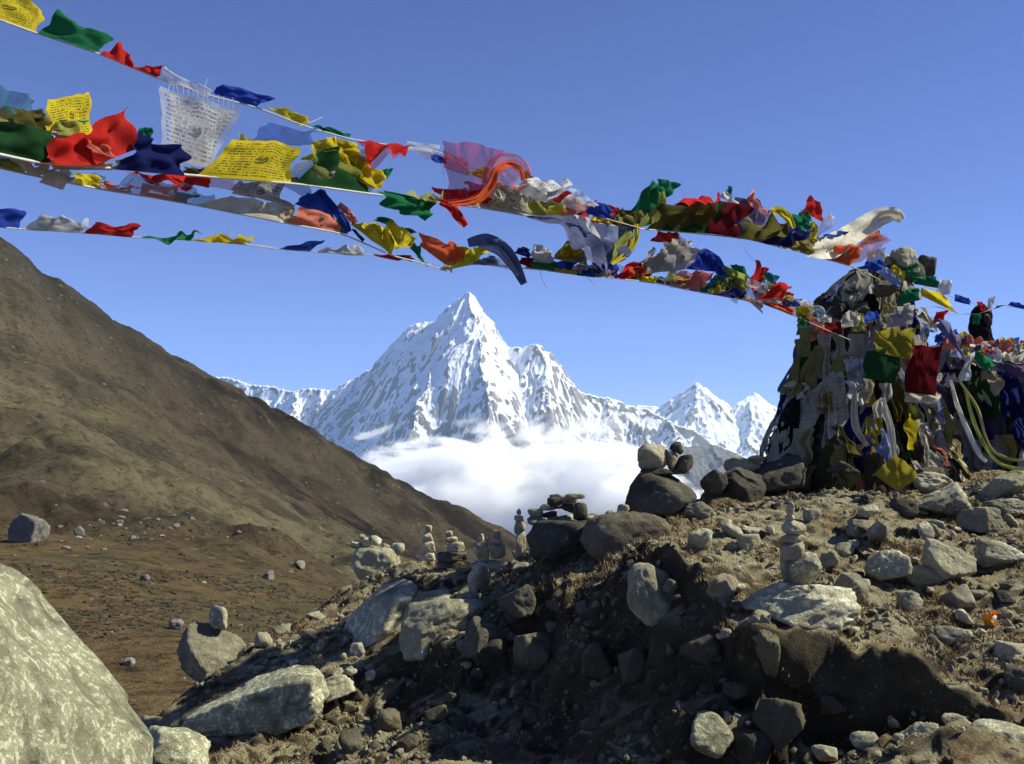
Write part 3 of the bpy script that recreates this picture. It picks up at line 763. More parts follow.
def hill_hit(px, py):
    ds = np.geomspace(26, 1200, 1500); a = W(px, py, 1.0)
    z = hill_z(a.x * ds, ds); b = a.z * ds <= z
    return float(ds[int(np.argmax(b))]) if b.any() else None
far = [(27, 527, 36, 42, 'big square grey boulder standing alone on the valley floor at left'), (80, 531, 11, 12, 'small grey boulder right of the big square boulder'), (268, 575, 12, 12, 'grey boulder right of middle on the orange floor'),
       (178, 625, 16, 12, 'pale boulder low on the valley floor'), (300, 565, 10, 9, 'small boulder high on the right of valley floor'), (145, 578, 9, 8, 'little boulder on the middle of the valley floor'), (128, 661, 14, 10, 'grey boulder above the huge corner boulder')]
for i, (x, y, w, h, l) in enumerate(far):
    d = hill_hit(x, y + h * 0.35)
    if d: rock(B, x, y, w, h, 'far_rock', l, B, None, d=d, seed=500 + i, planes=9)
fp = mesh('boulder', *rock_verts(777, 3, 9, rough=0.08), M['far_rock']); ff = True
for k in range(75):
    if k < 40: px, py = rnd.gauss(150, 40), rnd.gauss(527, 9)
    else: px, py = rnd.uniform(0, 360), rnd.uniform(530, 690)
    d = hill_hit(px, py)
    if not d or px < 2: continue
    if ff: o = fp; ff = False
    else: o = fp.copy(); col.objects.link(o)
    c = W(px, py, d); s = (3 + 4 * rnd.random() ** 3) / 2 / F * d
    o.location = c; o.scale = (s * rnd.uniform(.8, 1.4), s, s * rnd.uniform(.6, 1.0)); o.rotation_euler = (0, 0, rnd.uniform(0, 6))
    tag(o, 'tiny distant boulder scattered on the brown valley floor', B, 'distant boulders scattered over the valley floor')
def shrubs():
    r = np.random.RandomState(3); v1, f1 = ico(1); n = 9000
    x0 = r.uniform(-60, 400, n); d = 45 * (260 / 45) ** r.rand(n)
    x = (x0 - 512) / F * d; y = d
    m = fbm(x / 13, y / 13, oct=3, seed=91) + 0.5 * r.rand(n) > 0.45
    x, y, d = x[m], y[m], d[m]; n = len(x); z = hill_z(x, y)
    s = r.uniform(0.10, 0.34, n) * (0.6 + d / 220)
    V = v1[None] * (1 + 0.3 * r.normal(size=(n, len(v1), 1))) * s[:, None, None] * np.array([1.3, 1.3, 0.6]) + np.stack([x, y, z], 1)[:, None]
    Fc = (f1[None] + (np.arange(n) * len(v1))[:, None, None]).reshape(-1, 3)
    o = mesh('undergrowth', V.reshape(-1, 3), Fc, M['shrub'], smooth=False)
    tag(o, 'dark low scrub patches over the orange valley floor', 'scrub', None, 'stuff')
shrubs()

# ------------------------------------------------------------------ snow mountains
def ridge_field(X, Y, ridges, seed, flute=60.0, base=-900.0):
    Z = np.full(X.shape, base)
    n = fbm(X / 700, Y / 700, oct=5, seed=seed); n2 = ridged(X / 200, Y / 200, oct=4, seed=seed + 3)
    Xw, Yw = X + 90 * n + 22 * n2, Y + 90 * fbm(X / 800 + 9, Y / 800, oct=4, seed=seed + 7)
    off = 0
    for rid, kf, kb in ridges:
        P = np.array([tuple(W(*p)) for p in rid])
        acc = 0
        for a, b in zip(P[:-1], P[1:]):
            e = b[:2] - a[:2]; L = math.hypot(*e)
            t = np.clip(((Xw - a[0]) * e[0] + (Yw - a[1]) * e[1]) / (L * L), 0, 1)
            dx, dy = Xw - a[0] - t * e[0], Yw - a[1] - t * e[1]
            D = np.hypot(dx, dy)
            zr = a[2] + (b[2] - a[2]) * t
            side = np.where(dy < 0, kf, kb)
            s = (acc + t * L)
            ang = np.arctan2(dy, dx) * 300
            fl = flute * sstep(-40, 350, D) * (0.7 * ridged((s + ang) / 230 + off, D / 1500, oct=3, seed=seed + 11) + 0.55 * ridged((s + ang) / 70 + off, D / 800, oct=3, seed=seed + 13))
            z = zr - side * D * (1 - 0.12 * sstep(600, 2500, D)) + fl
            Z = np.maximum(Z, z)
            acc += L
        off += 13.7
    Z = Z + 22 * fbm(X / 300, Y / 300, oct=6, seed=seed + 21, gain=0.6) + 9 * ridged(X / 80, Y / 80, oct=4, seed=seed + 22)
    return Z
def mountain(name, ridges, x0, x1, y0, y1, step, mat, label, seed, flute=60):
    xs, ys = np.arange(x0, x1, step), np.arange(y0, y1, step)
    X, Y = np.meshgrid(xs, ys, indexing='ij')
    Z = ridge_field(X, Y, ridges, seed, flute)
    o = mesh(name, np.stack([X, Y, Z], -1).reshape(-1, 3), grid_faces(len(xs), len(ys)), mat)
    def blur(A, k):
        for ax in (0, 1):
            A = sum(np.roll(A, i, ax) for i in range(-k, k + 1)) / (2 * k + 1)
        return A
    rel = np.clip((Z - blur(Z, 4)) / 14.0, -1, 1) * 0.7 + np.clip((Z - blur(Z, 12)) / 45.0, -1, 1) * 0.5
    at = o.data.attributes.new('relief', 'FLOAT', 'POINT'); at.data.foreach_set('value', rel.ravel().astype(np.float32))
    tag(o, label, None, None, 'structure')
main = [
 ([(160, 372, 14400), (235, 378, 13900), (262, 386, 13600), (300, 391, 13300), (325, 389, 13000), (352, 380, 12800), (372, 366, 12650), (392, 342, 12500), (415, 327, 12350), (432, 320, 12250), (443, 308, 12120), (455, 298, 12040), (466, 290, 12000), (474, 297, 12000), (488, 318, 12000), (512, 345, 11950), (524, 347, 11850), (539, 344, 11750), (548, 356, 11800), (560, 374, 11850), (580, 391, 11900), (605, 400, 12000), (640, 407, 12000), (665, 418, 11900), (700, 436, 11800), (745, 462, 11600), (800, 500, 11500)], 1.55, 1.6),
 ([(539, 344, 11750), (547, 372, 11450), (552, 400, 11200), (556, 430, 10950), (562, 470, 10650), (568, 540, 10300)], 1.5, 1.2),
 ([(415, 327, 12350), (424, 345, 12050), (440, 362, 11850), (450, 380, 11700), (456, 410, 11400), (450, 450, 11000), (440, 520, 10500)], 1.25, 1.3),
 ([(352, 380, 12800), (345, 405, 12200), (335, 430, 11700), (330, 470, 11200), (330, 530, 10700)], 1.2, 1.2),
 ([(466, 290, 12000), (471, 320, 11700), (482, 350, 11350), (490, 385, 10950), (494, 430, 10450)], 1.5, 1.3),
 ([(447, 304, 12120), (441, 335, 11800), (431, 370, 11400), (418, 410, 11000), (405, 450, 10500)], 1.5, 1.3),
 ([(385, 352, 12560), (378, 385, 12100), (370, 420, 11600), (362, 460, 11100)], 1.4, 1.3),
 ([(605, 400, 12000), (612, 425, 11500), (620, 450, 11100), (630, 500, 10600)], 1.2, 1.2),
 ([(665, 418, 11900), (680, 440, 11300), (690, 460, 10900), (700, 500, 10500)], 1.1, 1.2),
 ([(300, 391, 13300), (290, 420, 12600), (285, 450, 12000)], 1.1, 1.2)]
mountain('mountain', main, -4300, 3400, 9900, 14700, 11.0, M['snow'], 'tall pointed snow peak with fluted ice faces rising above cloud', 7, 62)
rear = [
 ([(600, 415, 16500), (640, 405, 16300), (664, 408, 16200), (678, 395, 16050), (694, 382, 16000), (706, 396, 16000), (722, 410, 16100), (738, 402, 16000), (750, 391, 15900), (764, 402, 15900), (780, 410, 16000), (830, 430, 16200), (900, 450, 16500)], 0.95, 1.2),
 ([(694, 382, 16000), (690, 405, 15500), (682, 430, 15000), (670, 470, 14500)], 1.1, 1.1),
 ([(750, 391, 15900), (752, 415, 15400), (748, 440, 14900), (740, 480, 14400)], 1.1, 1.1),
 ([(722, 410, 16100), (712, 432, 15500), (702, 450, 15100)], 1.0, 1.1)]
mountain('mountain', rear, 1000, 6800, 13900, 17500, 18.0, M['snow_far'], 'two smaller snow peaks far behind right of the main peak', 23, 45)
def dark_spur():
    rid = [([(600, 480, 9200), (660, 452, 9200), (700, 446, 9300), (722, 445, 9350), (760, 470, 9500), (830, 490, 9600)], 0.8, 1.0), ([(722, 445, 9350), (715, 470, 8900), (700, 520, 8500)], 0.9, 0.9)]
    mountain('mountain', rid, 600, 3200, 7900, 10400, 14.0, M['far_hill'], 'low dark rocky spur below the two smaller snow peaks', 41, 40)
t = NT('far_rock_spur'); geo = t.n('ShaderNodeNewGeometry'); n = t.noise(geo.outputs['Position'], 0.01, 8, 0.7)
t.bsdf(t.mix(n, (0.07, 0.065, 0.06), (0.2, 0.19, 0.18)), 0.95, n, 0.6, 40); M['far_hill'] = t.m
dark_spur()
# deep valley floor reaching the horizon
def lowland():
    xs = np.linspace(-15000, 15000, 90); ys = np.linspace(-6000, 19500, 90)
    X, Y = np.meshgrid(xs, ys, indexing='ij')
    Z = -1000 + 60 * fbm(X / 9000, Y / 9000, oct=3, seed=2)
    o = mesh('terrain', np.stack([X, Y, Z], -1).reshape(-1, 3), grid_faces(90, 90), M['far_hill'])
    tag(o, 'wide dark valley floor beneath the clouds', None, None, 'structure')
lowland()

# ------------------------------------------------------------------ valley cloud (a real volume)
def cloud():
    x0, x1, y0, y1, z0, z1 = -2100, 2000, 6300, 8600, -800, 500
    V = [(x, y, z) for x in (x0, x1) for y in (y0, y1) for z in (z0, z1)]
    Fc = [(0, 1, 3, 2), (4, 6, 7, 5), (0, 4, 5, 1), (2, 3, 7, 6), (0, 2, 6, 4), (1, 5, 7, 3)]
    t = NT('cloud_volume')
    geo = t.n('ShaderNodeNewGeometry'); P = geo.outputs['Position']
    tc = t.n('ShaderNodeTexCoord'); P = tc.outputs['Object']
    s = t.n('ShaderNodeSeparateXYZ'); t.l(P, s.inputs[0])
    mp = t.n('ShaderNodeMapping'); mp.inputs['Scale'].default_value = (0.75, 1, 1.9); t.l(P, mp.inputs[0])
    n = t.noise(mp.outputs[0], 0.0024, 9, 0.66, 0.9)
    n2 = t.noise(mp.outputs[0], 0.0009, 3, 0.5)
    # cloud top: height as a soft function of x
    top = t.n('ShaderNodeFloatCurve'); cm = top.mapping.curves[0]
    xn = t.math('DIVIDE', t.math('SUBTRACT', s.outputs[0], x0), x1 - x0)
    pts = [(0.0, 0.20), (0.15, 0.50), (0.27, 0.68), (0.36, 0.74), (0.45, 0.82), (0.53, 0.76), (0.62, 0.84), (0.70, 0.80), (0.79, 0.52), (1.0, 0.1)]
    while len(cm.points) < len(pts): cm.points.new(0.5, 0.5)
    for q, (a, b) in zip(cm.points, pts): q.location = (a, b * 0.685 - 0.02)
    top.mapping.update(); t.l(xn, top.inputs['Value'])
    zn = t.math('DIVIDE', t.math('SUBTRACT', s.outputs[2], z0), z1 - z0)
    dz = t.math('SUBTRACT', top.outputs[0], zn)           # positive inside
    f = t.math('ADD', t.math('MULTIPLY', dz, 5.6), t.math('MULTIPLY', t.math('SUBTRACT', n, 0.5), 7.5))
    f = t.math('ADD', f, t.math('MULTIPLY', t.math('SUBTRACT', n2, 0.5), 3.4))
    f = t.math('MULTIPLY', t.math('SUBTRACT', f, 0.05), 1.5, clamp=True)
    yn = t.math('DIVIDE', t.math('SUBTRACT', s.outputs[1], y0), y1 - y0)
    def win(a, w):
        nd = t.math('MULTIPLY', t.math('MULTIPLY', a, t.math('SUBTRACT', 1.0, a)), w, clamp=True); return nd
    dens = t.math('MULTIPLY', t.math('MULTIPLY', f, win(yn, 9.0)), t.math('MULTIPLY', win(xn, 12.0), 0.022))
    vol = t.n('ShaderNodeVolumePrincipled'); vol.inputs['Color'].default_value = (0.99, 0.99, 0.995, 1)
    vol.inputs['Anisotropy'].default_value = 0.0
    t.l(dens, vol.inputs['Density']); t.l(vol.outputs[0], t.out.inputs['Volume'])
    o = mesh('cloud', V, Fc, t.m, smooth=False)
    tag(o, 'low white cloud bank filling the valley below the snow peak', None, None, 'stuff')
cloud()

# thin mountain air
def haze():
    x0, x1, y0, y1, z0, z1 = -15200, 15200, -6200, 19700, -1200, 2350
    V = [(x, y, z) for x in (x0, x1) for y in (y0, y1) for z in (z0, z1)]
    Fc = [(0, 1, 3, 2), (4, 6, 7, 5), (0, 4, 5, 1), (2, 3, 7, 6), (0, 2, 6, 4), (1, 5, 7, 3)]
    t = NT('haze_volume')
    vol = t.n('ShaderNodeVolumePrincipled'); vol.inputs['Color'].default_value = (0.5, 0.74, 1.0, 1)
    vol.inputs['Density'].default_value = 2.2e-5
    t.l(vol.outputs[0], t.out.inputs['Volume'])
    o = mesh('haze', V, Fc, t.m, smooth=False)
    tag(o, 'thin blue mountain air', None, None, 'stuff')
if HAZE: haze()

# ------------------------------------------------------------------ banner cairn
DC = 11.0
PROF = [(545, 768, 1030), (500, 766, 1008), (470, 774, 1000), (450, 779, 992), (425, 788, 982), (400, 799, 974), (375, 810, 966), (350, 818, 960), (325, 823, 955), (305, 825, 950), (290, 836, 946), (276, 850, 940), (264, 866, 932), (254, 884, 918)]
pz = np.array([W(512, p[0], DC).z for p in PROF]); order = np.argsort(pz)
pcx = np.array([(W(p[1], p[0], DC).x + W(p[2], p[0], DC).x) / 2 for p in PROF]); prx = np.array([(W(p[2], p[0], DC).x - W(p[1], p[0], DC).x) / 2 for p in PROF])
pz, pcx, prx = pz[order], pcx[order], prx[order]
ZT, ZB = pz[-1], pz[0]
class Body:
    def __init__(s, cx, rx, z, cy, ks=0.92, seed=1): s.cx, s.rx, s.z, s.cy, s.k, s.seed = cx, rx, z, cy, ks, seed
    def at(s, ph, z, off=0.0):
        cx = np.interp(z, s.z, s.cx); r = np.interp(z, s.z, s.rx)
        lump = 1 + 0.07 * fbm(np.cos(ph) * 3 + 5, np.sin(ph) * 3, z * 3, oct=3, seed=s.seed)
        r = (r * 0.87) * lump + off
        return np.stack([cx + r * np.cos(ph), s.cy + s.k * r * np.sin(ph), z + 0 * ph], -1)
main_body = Body(pcx, prx, pz, DC + 1.0)
WX = [(560, 950, 1160), (470, 945, 1150), (430, 940, 1150), (400, 936, 1150), (370, 936, 1150), (352, 945, 1140), (340, 962, 1120)]
D2 = 12.2
wz = np.array([W(512, p[0], D2).z for p in WX]); wcx = np.array([(W(p[1], 443, D2).x + W(p[2], 443, D2).x) / 2 for p in WX]); wrx = np.array([(W(p[2], 443, D2).x - W(p[1], 443, D2).x) / 2 for p in WX])
side_body = Body(wcx, wrx, wz, D2 + 0.9, 0.9, 4)

def build_cairn(body, label, nst, seed):
    root = empty('cairn', (float(body.cx[0]), body.cy, float(body.z[0])))
    tag(root, label, 'cairn')
    n, m = 150, 110
    ph = np.linspace(0, 2 * math.pi, n, endpoint=False); zz = np.linspace(body.z[0], body.z[-1], m)
    PH, Z = np.meshgrid(ph, zz, indexing='ij')
    off = -0.08 + 0.07 * ridged(np.cos(PH) * 7, np.sin(PH) * 7, Z * 7, oct=3, seed=seed)
    P = body.at(PH, Z, off).reshape(-1, 3) - np.array(root.location)
    i = np.arange(n * m).reshape(n, m); j = np.roll(i, -1, 0)
    Fc = [tuple(q) for q in np.stack([i[:, :-1].ravel(), j[:, :-1].ravel(), j[:, 1:].ravel(), i[:, 1:].ravel()], 1)]
    Fc.append(tuple(i[:, -1][::1]))
    core = mesh('core', P, Fc, M['dark_stone'], root)
    r = random.Random(seed)
    sh = [rock_verts(600 + q + seed, 3, 7, k=20, rough=0.05) for q in range(5)]
    base = []
    for q in range(5):
        pass
    meshes = []
    for q, (p, f) in enumerate(sh):
        o = mesh('stone', p, f, M[['dark_stone', 'granite', 'dark_stone', 'tan_stone', 'granite'][q]], root); meshes.append([o, True])
    for k in range(nst):
        q = r.randrange(5)
        o, fresh = meshes[q]
        if fresh: meshes[q][1] = False
        else: o = o.copy(); col.objects.link(o); o.parent = root
        a = math.radians(r.uniform(175, 365)); z = body.z[0] + (body.z[-1] - body.z[0]) * (r.random() ** 0.9) * 0.99
        p = body.at(np.array([a]), np.array([z]), -0.09)[0]
        o.location = [float(p[c] - root.location[c]) for c in range(3)]
        s = r.uniform(0.07, 0.16)
        o.scale = (s * r.uniform(1.0, 1.7), s, s * r.uniform(0.4, 0.8)); o.rotation_euler = (r.uniform(-.2, .2), r.uniform(-.2, .2), a + math.pi / 2 + r.uniform(-.5, .5))
    return root
c1 = build_cairn(main_body, 'tall stone cairn buried under draped prayer flags', 45, 3)
c2 = build_cairn(side_body, 'lower stone cairn at right edge covered with prayer flags', 40, 5)
def cs(px, py, w, h, mat, d, seed, parent):
    o = rock('stone', px, py, w, h, mat, d=d, seed=seed, parent=parent, rough=0.09); o.location = Vector(o.location) - Vector(parent.location); return o
for a in [(903, 262, 34, 28, 'granite', 11.9, 801), (926, 266, 22, 26, 'dark_stone', 12.0, 802), (880, 262, 30, 22, 'dull', 11.9, 803), (850, 292, 24, 20, 'dark_stone', 11.6, 804), (884, 290, 26, 22, 'dark_stone', 11.3, 805), (838, 312, 20, 18, 'dark_stone', 11.5, 806), (862, 310, 22, 18, 'dark_stone', 11.2, 807),
          (786, 440, 20, 26, 'granite', 11.6, 808), (792, 474, 30, 22, 'dark_stone', 11.2, 809), (842, 468, 34, 14, 'dark_stone', 10.7, 810), (930, 474, 40, 16, 'dark_stone', 10.7, 811), (895, 276, 60, 30, 'dark_stone', 11.9, 812)]:
    a = list(a); a[4] = 'tan_stone' if a[4] == 'dull' else a[4]
    cs(a[0], a[1], a[2], a[3], a[4], a[5], a[6], c1)

# the narrow dark wrapped finial on the lower cairn
def finial():
    root = empty('finial', W(985, 345, 12.6)); tag(root, 'narrow black cloth wrapped pillar rising from the lower cairn at right', 'pillar')
    n, m = 40, 50
    PF = [(348, 972, 1000), (338, 976, 995), (330, 974, 993), (322, 973, 993), (316, 974, 994), (311, 975, 993), (307, 979, 990), (304, 984, 988)]
    z = np.array([W(512, p[0], 12.6).z for p in PF]); cx = np.array([W((p[1] + p[2]) / 2, 443, 12.6).x for p in PF]); rx = np.array([(p[2] - p[1]) / 2 / F * 12.6 for p in PF])
    PH, T = np.meshgrid(np.linspace(0, 2 * math.pi, n, endpoint=False), np.linspace(0, 1, m), indexing='ij')
    Z = z[0] + (z[-1] - z[0]) * T
    r = np.interp(Z, z, rx) * (1 + 0.16 * fbm(np.cos(PH) * 2, np.sin(PH) * 2, Z * 9, oct=4, seed=3))
    P = np.stack([np.interp(Z, z, cx) + r * np.cos(PH), root.location.y + r * np.sin(PH), Z], -1).reshape(-1, 3) - np.array(root.location)
    i = np.arange(n * m).reshape(n, m); j = np.roll(i, -1, 0)
    Fc = [tuple(q) for q in np.stack([i[:, :-1].ravel(), j[:, :-1].ravel(), j[:, 1:].ravel(), i[:, 1:].ravel()], 1)] + [tuple(i[:, -1])]
    mesh('wrapping', P, Fc, M['wrap'], root)
    o = rock('stone', 988, 320, 9, 14, 'dark_stone', d=12.45, seed=820, parent=root); o.location = Vector(o.location) - root.location
finial()

# ------------------------------------------------------------------ cloths draped over the cairns
def drape(body, a, z, length, width, colr, label, group, seed, out=0.03, mode='', cat='prayer flag', twist=0.0, taper=None):
    r = np.random.RandomState(seed)
    n, m = 17, 22
    U, T = np.meshgrid(np.linspace(-0.5, 0.5, n), np.linspace(0, 1, m), indexing='ij')
    z1 = z - length * T
    bot = body.z[0] + 0.02
    tp = taper if taper is not None else r.uniform(0.45, 1.35)
    gather = r.uniform(0.35, 1.0)
    wv = width * (gather + (1 - gather) * np.minimum(1, T * 2.2)) * (1 + (tp - 1) * T) * (1 + 0.12 * noise(T * 5 + seed, U * 0, seed=seed))
    R = np.interp(z1, body.z, body.rx)
    ph = a + (U * wv + twist * T * length + 0.06 * noise(T * 3, U * 2 + seed, seed=seed)) / np.maximum(R, 0.25)
    fr = r.uniform(2.0, 4.0) / 1.0
    pleat = (0.35 if a < 3.75 else 1) * 0.5 * width * 0.22 * np.sin(U * fr * 6.28 + 1.4 * noise(T * 2.5, U + seed, seed=seed + 1) * 3) * (0.25 + 0.75 * T)
    bil = (0.3 if a < 3.75 else 1) * 0.07 * (0.5 + 0.5 * T) * noise(T * 2 + seed * 0.3, U * 2, seed=seed + 2)
    rag = 0.07 * length * noise(U * 9 + seed, U * 0, seed=seed + 5) * sstep(0.7, 1.0, T) + 0.05 * length * noise(U * 2 + seed, U * 0, seed=seed + 6) * T
    zz = np.maximum(z1 + rag + 0.10 * width * np.abs(U) * 0, bot)
    P = body.at(ph, zz, out + pleat + np.abs(bil)).reshape(-1, 3)
    c = P[n // 2 * m]
    o = mesh('prayer_flag', P - c, grid_faces(n, m), cloth(colr, mode), uvs=np.stack([U.ravel() + .5, 1 - T.ravel()], 1))
    o.location = [float(q) for q in c]
    tag(o, label, cat, group)
    return o
dull = ['dull_white'] * 15 + ['dull_yellow'] * 8 + ['olive'] * 4 + ['grey'] * 4 + ['beige'] * 6 + ['white'] * 3 + ['brown'] * 2 + ['maroon', 'navy', 'dark_green', 'slate', 'soot', 'salmon', 'pale_blue', 'yellow']
bright = ['white', 'yellow', 'blue', 'red', 'green', 'lime', 'cream', 'orange', 'pale_blue', 'dull_white', 'dull_yellow', 'grey']
cw = {'brown': 'dirty brown', 'dull_white': 'grimy white', 'dull_yellow': 'dull yellow', 'olive': 'dark olive', 'grey': 'grey', 'beige': 'beige', 'maroon': 'dark maroon', 'navy': 'navy blue', 'dark_green': 'dark green', 'slate': 'slate blue', 'red': 'red', 'salmon': 'salmon pink', 'soot': 'blackened',
      'white': 'white', 'yellow': 'yellow', 'blue': 'blue', 'green': 'green', 'lime': 'lime yellow', 'cream': 'cream', 'orange': 'orange', 'pale_blue': 'pale blue', 'purple': 'purple', 'teal': 'teal'}
rr = random.Random(21)
H = ZT - ZB
k = 0
for row in range(10):
    zf = 0.97 - row * 0.094
    cnt = 12 + row // 2
    for q in range(cnt):
        a = math.radians(172 + (q + rr.random()) / cnt * 180)
        z = ZB + H * min(0.985, zf + rr.uniform(-0.05, 0.05))
        if row < 1 and math.degrees(a) < 205: continue
        c = rr.choice(dull if (row > 1 or math.degrees(a) < 270) else dull + bright)
        if row < 3 and rr.random() < 0.08: continue
        L = rr.uniform(0.3, 0.75) if row > 1 else rr.uniform(0.2, 0.42)
        w = rr.uniform(0.09, 0.30)
        half = 'left' if math.degrees(a) < 262 else 'right'
        hh = 'upper' if row < 4 else 'lower'
        drape(main_body, a, z, L, w, c, '%s tattered cloth hanging on the %s %s part of the tall cairn' % (cw[c], hh, half), '%s cloths on the %s %s part of the tall cairn' % (cw[c], hh, half), 1000 + k, out=(rr.uniform(0.05, 0.10) if math.degrees(a) < 215 else rr.uniform(0.04, 0.13)), twist=rr.uniform(-0.25, 0.25))
        k += 1
for q in range(62):
    a = math.radians(rr.uniform(178, 350)); z = ZB + H * rr.uniform(0.12, 0.86)
    if z > ZB + H * 0.7 and math.degrees(a) < 215: continue
    c = rr.choice(['dull_white', 'white', 'beige', 'grey', 'dull_yellow', 'cream', 'dull_white', 'olive', 'salmon', 'pale_blue', 'dull_white', 'yellow'])
    drape(main_body, a, z, rr.uniform(0.14, 0.42), rr.uniform(0.05, 0.13), c, 'narrow %s rag dangling among the larger cloths on the tall cairn' % cw[c], 'narrow %s rags on the tall cairn' % cw[c], 1500 + q, out=rr.uniform(0.10, 0.17) * (0.5 if math.degrees(a) < 215 else 1), twist=rr.uniform(-0.4, 0.4))
for row in range(5):
    for q in range(9):
        a = math.radians(182 + (q + rr.random()) / 9 * 80)
        z = wz[-1] - (wz[-1] - wz[0]) * (0.0 + row * 0.17) * 0.85
        c = rr.choice(bright if row == 0 else ['navy', 'slate', 'white', 'purple', 'navy', 'dark_green', 'grey', 'dull_white', 'dull_yellow', 'dull_white', 'pale_blue', 'beige'])
        drape(side_body, a, z, rr.uniform(0.3, 0.6), rr.uniform(0.16, 0.36), c, '%s cloth hanging on the %s of the lower right cairn' % (cw[c], 'rim' if row == 0 else 'shaded face'), '%s cloths on the %s of the lower right cairn' % (cw[c], 'rim' if row == 0 else 'shaded face'), 2000 + k, out=rr.uniform(0.12, 0.28))
        k += 1

# ------------------------------------------------------------------ flags as free cloth patches given by their corners
def patch(name, pts, d, colr, mode='', parent=None, n=15, m=13, amp=0.14, bulge=0.3, ddep=(0, 0), seed=0, fold=1.0, label=None, cat=None, group=None):
    """pts: p0,p1 on the cord, p2 above p1, p3 above p0 (pixels); d: depths of p0 and p1; ddep: how far p2,p3 swing away from the viewer"""
    r = np.random.RandomState(seed + 5)
    d0, d1 = d if hasattr(d, '__len__') else (d, d)
    P0, P1 = np.array(W(*pts[0], d0)), np.array(W(*pts[1], d1))
    P2, P3 = np.array(W(*pts[2], d1 + ddep[0])), np.array(W(*pts[3], d0 + ddep[1]))
    U, T = np.meshgrid(np.linspace(0, 1, n), np.linspace(0, 1, m), indexing='ij')
    u, t = U[..., None], T[..., None]
    P = P0 * (1 - u) * (1 - t) + P1 * u * (1 - t) + P2 * u * t + P3 * (1 - u) * t
    size = (np.linalg.norm(P1 - P0) + np.linalg.norm(P2 - P1) + np.linalg.norm(P3 - P0) + np.linalg.norm(P3 - P2)) / 4
    e1 = (P1 - P0) / (np.linalg.norm(P1 - P0) + 1e-6); e2 = ((P3 + P2) - (P0 + P1)); e2 = e2 / (np.linalg.norm(e2) + 1e-6)
    nr = np.cross(e1, e2); nr = nr / (np.linalg.norm(nr) + 1e-6)
    s = seed * 0.77
    env = 0.15 + 0.85 * np.minimum(1, T * 1.6)
    wv = np.sin((U * r.uniform(1.0, 2.2) * fold + T * r.uniform(0.4, 1.6)) * 6.28 + r.uniform(0, 6)) * 0.6 + noise(U * 2.6 + s, T * 2.6, seed=seed) * 1.2 + 0.45 * noise(U * 7 + s, T * 5, seed=seed + 1)
    P = P + nr * (wv * env * amp * size)[..., None]
    inp = 0.05 * size
    P = P + e2 * (inp * (noise(U * 2.5 + s, T * 0 + s, seed=seed + 2) + 0.5 * noise(U * 8 + s, T * 0, seed=seed + 7)) * T)[..., None] + e1 * (inp * (noise(T * 2.5 + s, U * 0, seed=seed + 3) + 0.4 * noise(T * 9 + s, U * 0, seed=seed + 8)) * (2 * U - 1) * np.minimum(1, T * 2))[..., None]
    c = P[0, 0].copy()
    o = mesh(name, (P - c).reshape(-1, 3), grid_faces(n, m), cloth(colr, mode), parent, uvs=np.stack([U.ravel(), 1 - T.ravel()], 1))
    o.location = c if parent is None else c - np.array(parent.location)
    if label: tag(o, label, cat, group)
    return o

def ribbon(name, path, widths, d, colr, parent=None, seed=0, mode='', **kw):
    n = 40; m = 7
    P = np.array([tuple(W(x, y, dd)) for (x, y), dd in zip(path, d)])
    t = np.linspace(0, len(P) - 1, n)
    # Catmull-Rom
    def cr(A, t):
        i = np.minimum(t.astype(int), len(A) - 2); f = (t - i)[:, None] if A.ndim > 1 else (t - i)
        g = lambda k: A[np.clip(i + k, 0, len(A) - 1)]
        return 0.5 * (2 * g(0) + (g(1) - g(-1)) * f + (2 * g(-1) - 5 * g(0) + 4 * g(1) - g(2)) * f ** 2 + (3 * g(0) - g(-1) - 3 * g(1) + g(2)) * f ** 3)
    C = cr(P, t); w = np.interp(t, np.arange(len(widths)), widths) / F * np.mean(d)
    T = np.gradient(C, axis=0); T /= np.linalg.norm(T, axis=1)[:, None]
    view = C / np.linalg.norm(C, axis=1)[:, None]
    S = np.cross(T, view); S /= np.linalg.norm(S, axis=1)[:, None]
    V = np.linspace(-0.5, 0.5, m)
    fold = 0.25 * np.cos(V * 9 + seed)
    pts = C[:, None] + S[:, None] * (V[None, :] * w[:, None])[..., None] + view[:, None] * ((fold[None] + 0.35 * noise(np.arange(n)[:, None] * 0.3 + V[None] * 3, V[None] * 2 + 0 * t[:, None], seed=seed)) * w[:, None])[..., None]
    c = pts[0, 3].copy()
    UU, VV = np.meshgrid(np.linspace(0, 1, n), np.linspace(0, 1, m), indexing='ij')
    o = mesh(name, (pts - c).reshape(-1, 3), grid_faces(n, m), cloth(colr, mode), parent, uvs=np.stack([UU.ravel(), VV.ravel()], 1))
    o.location = c if parent is None else c - np.array(parent.location)
    return o

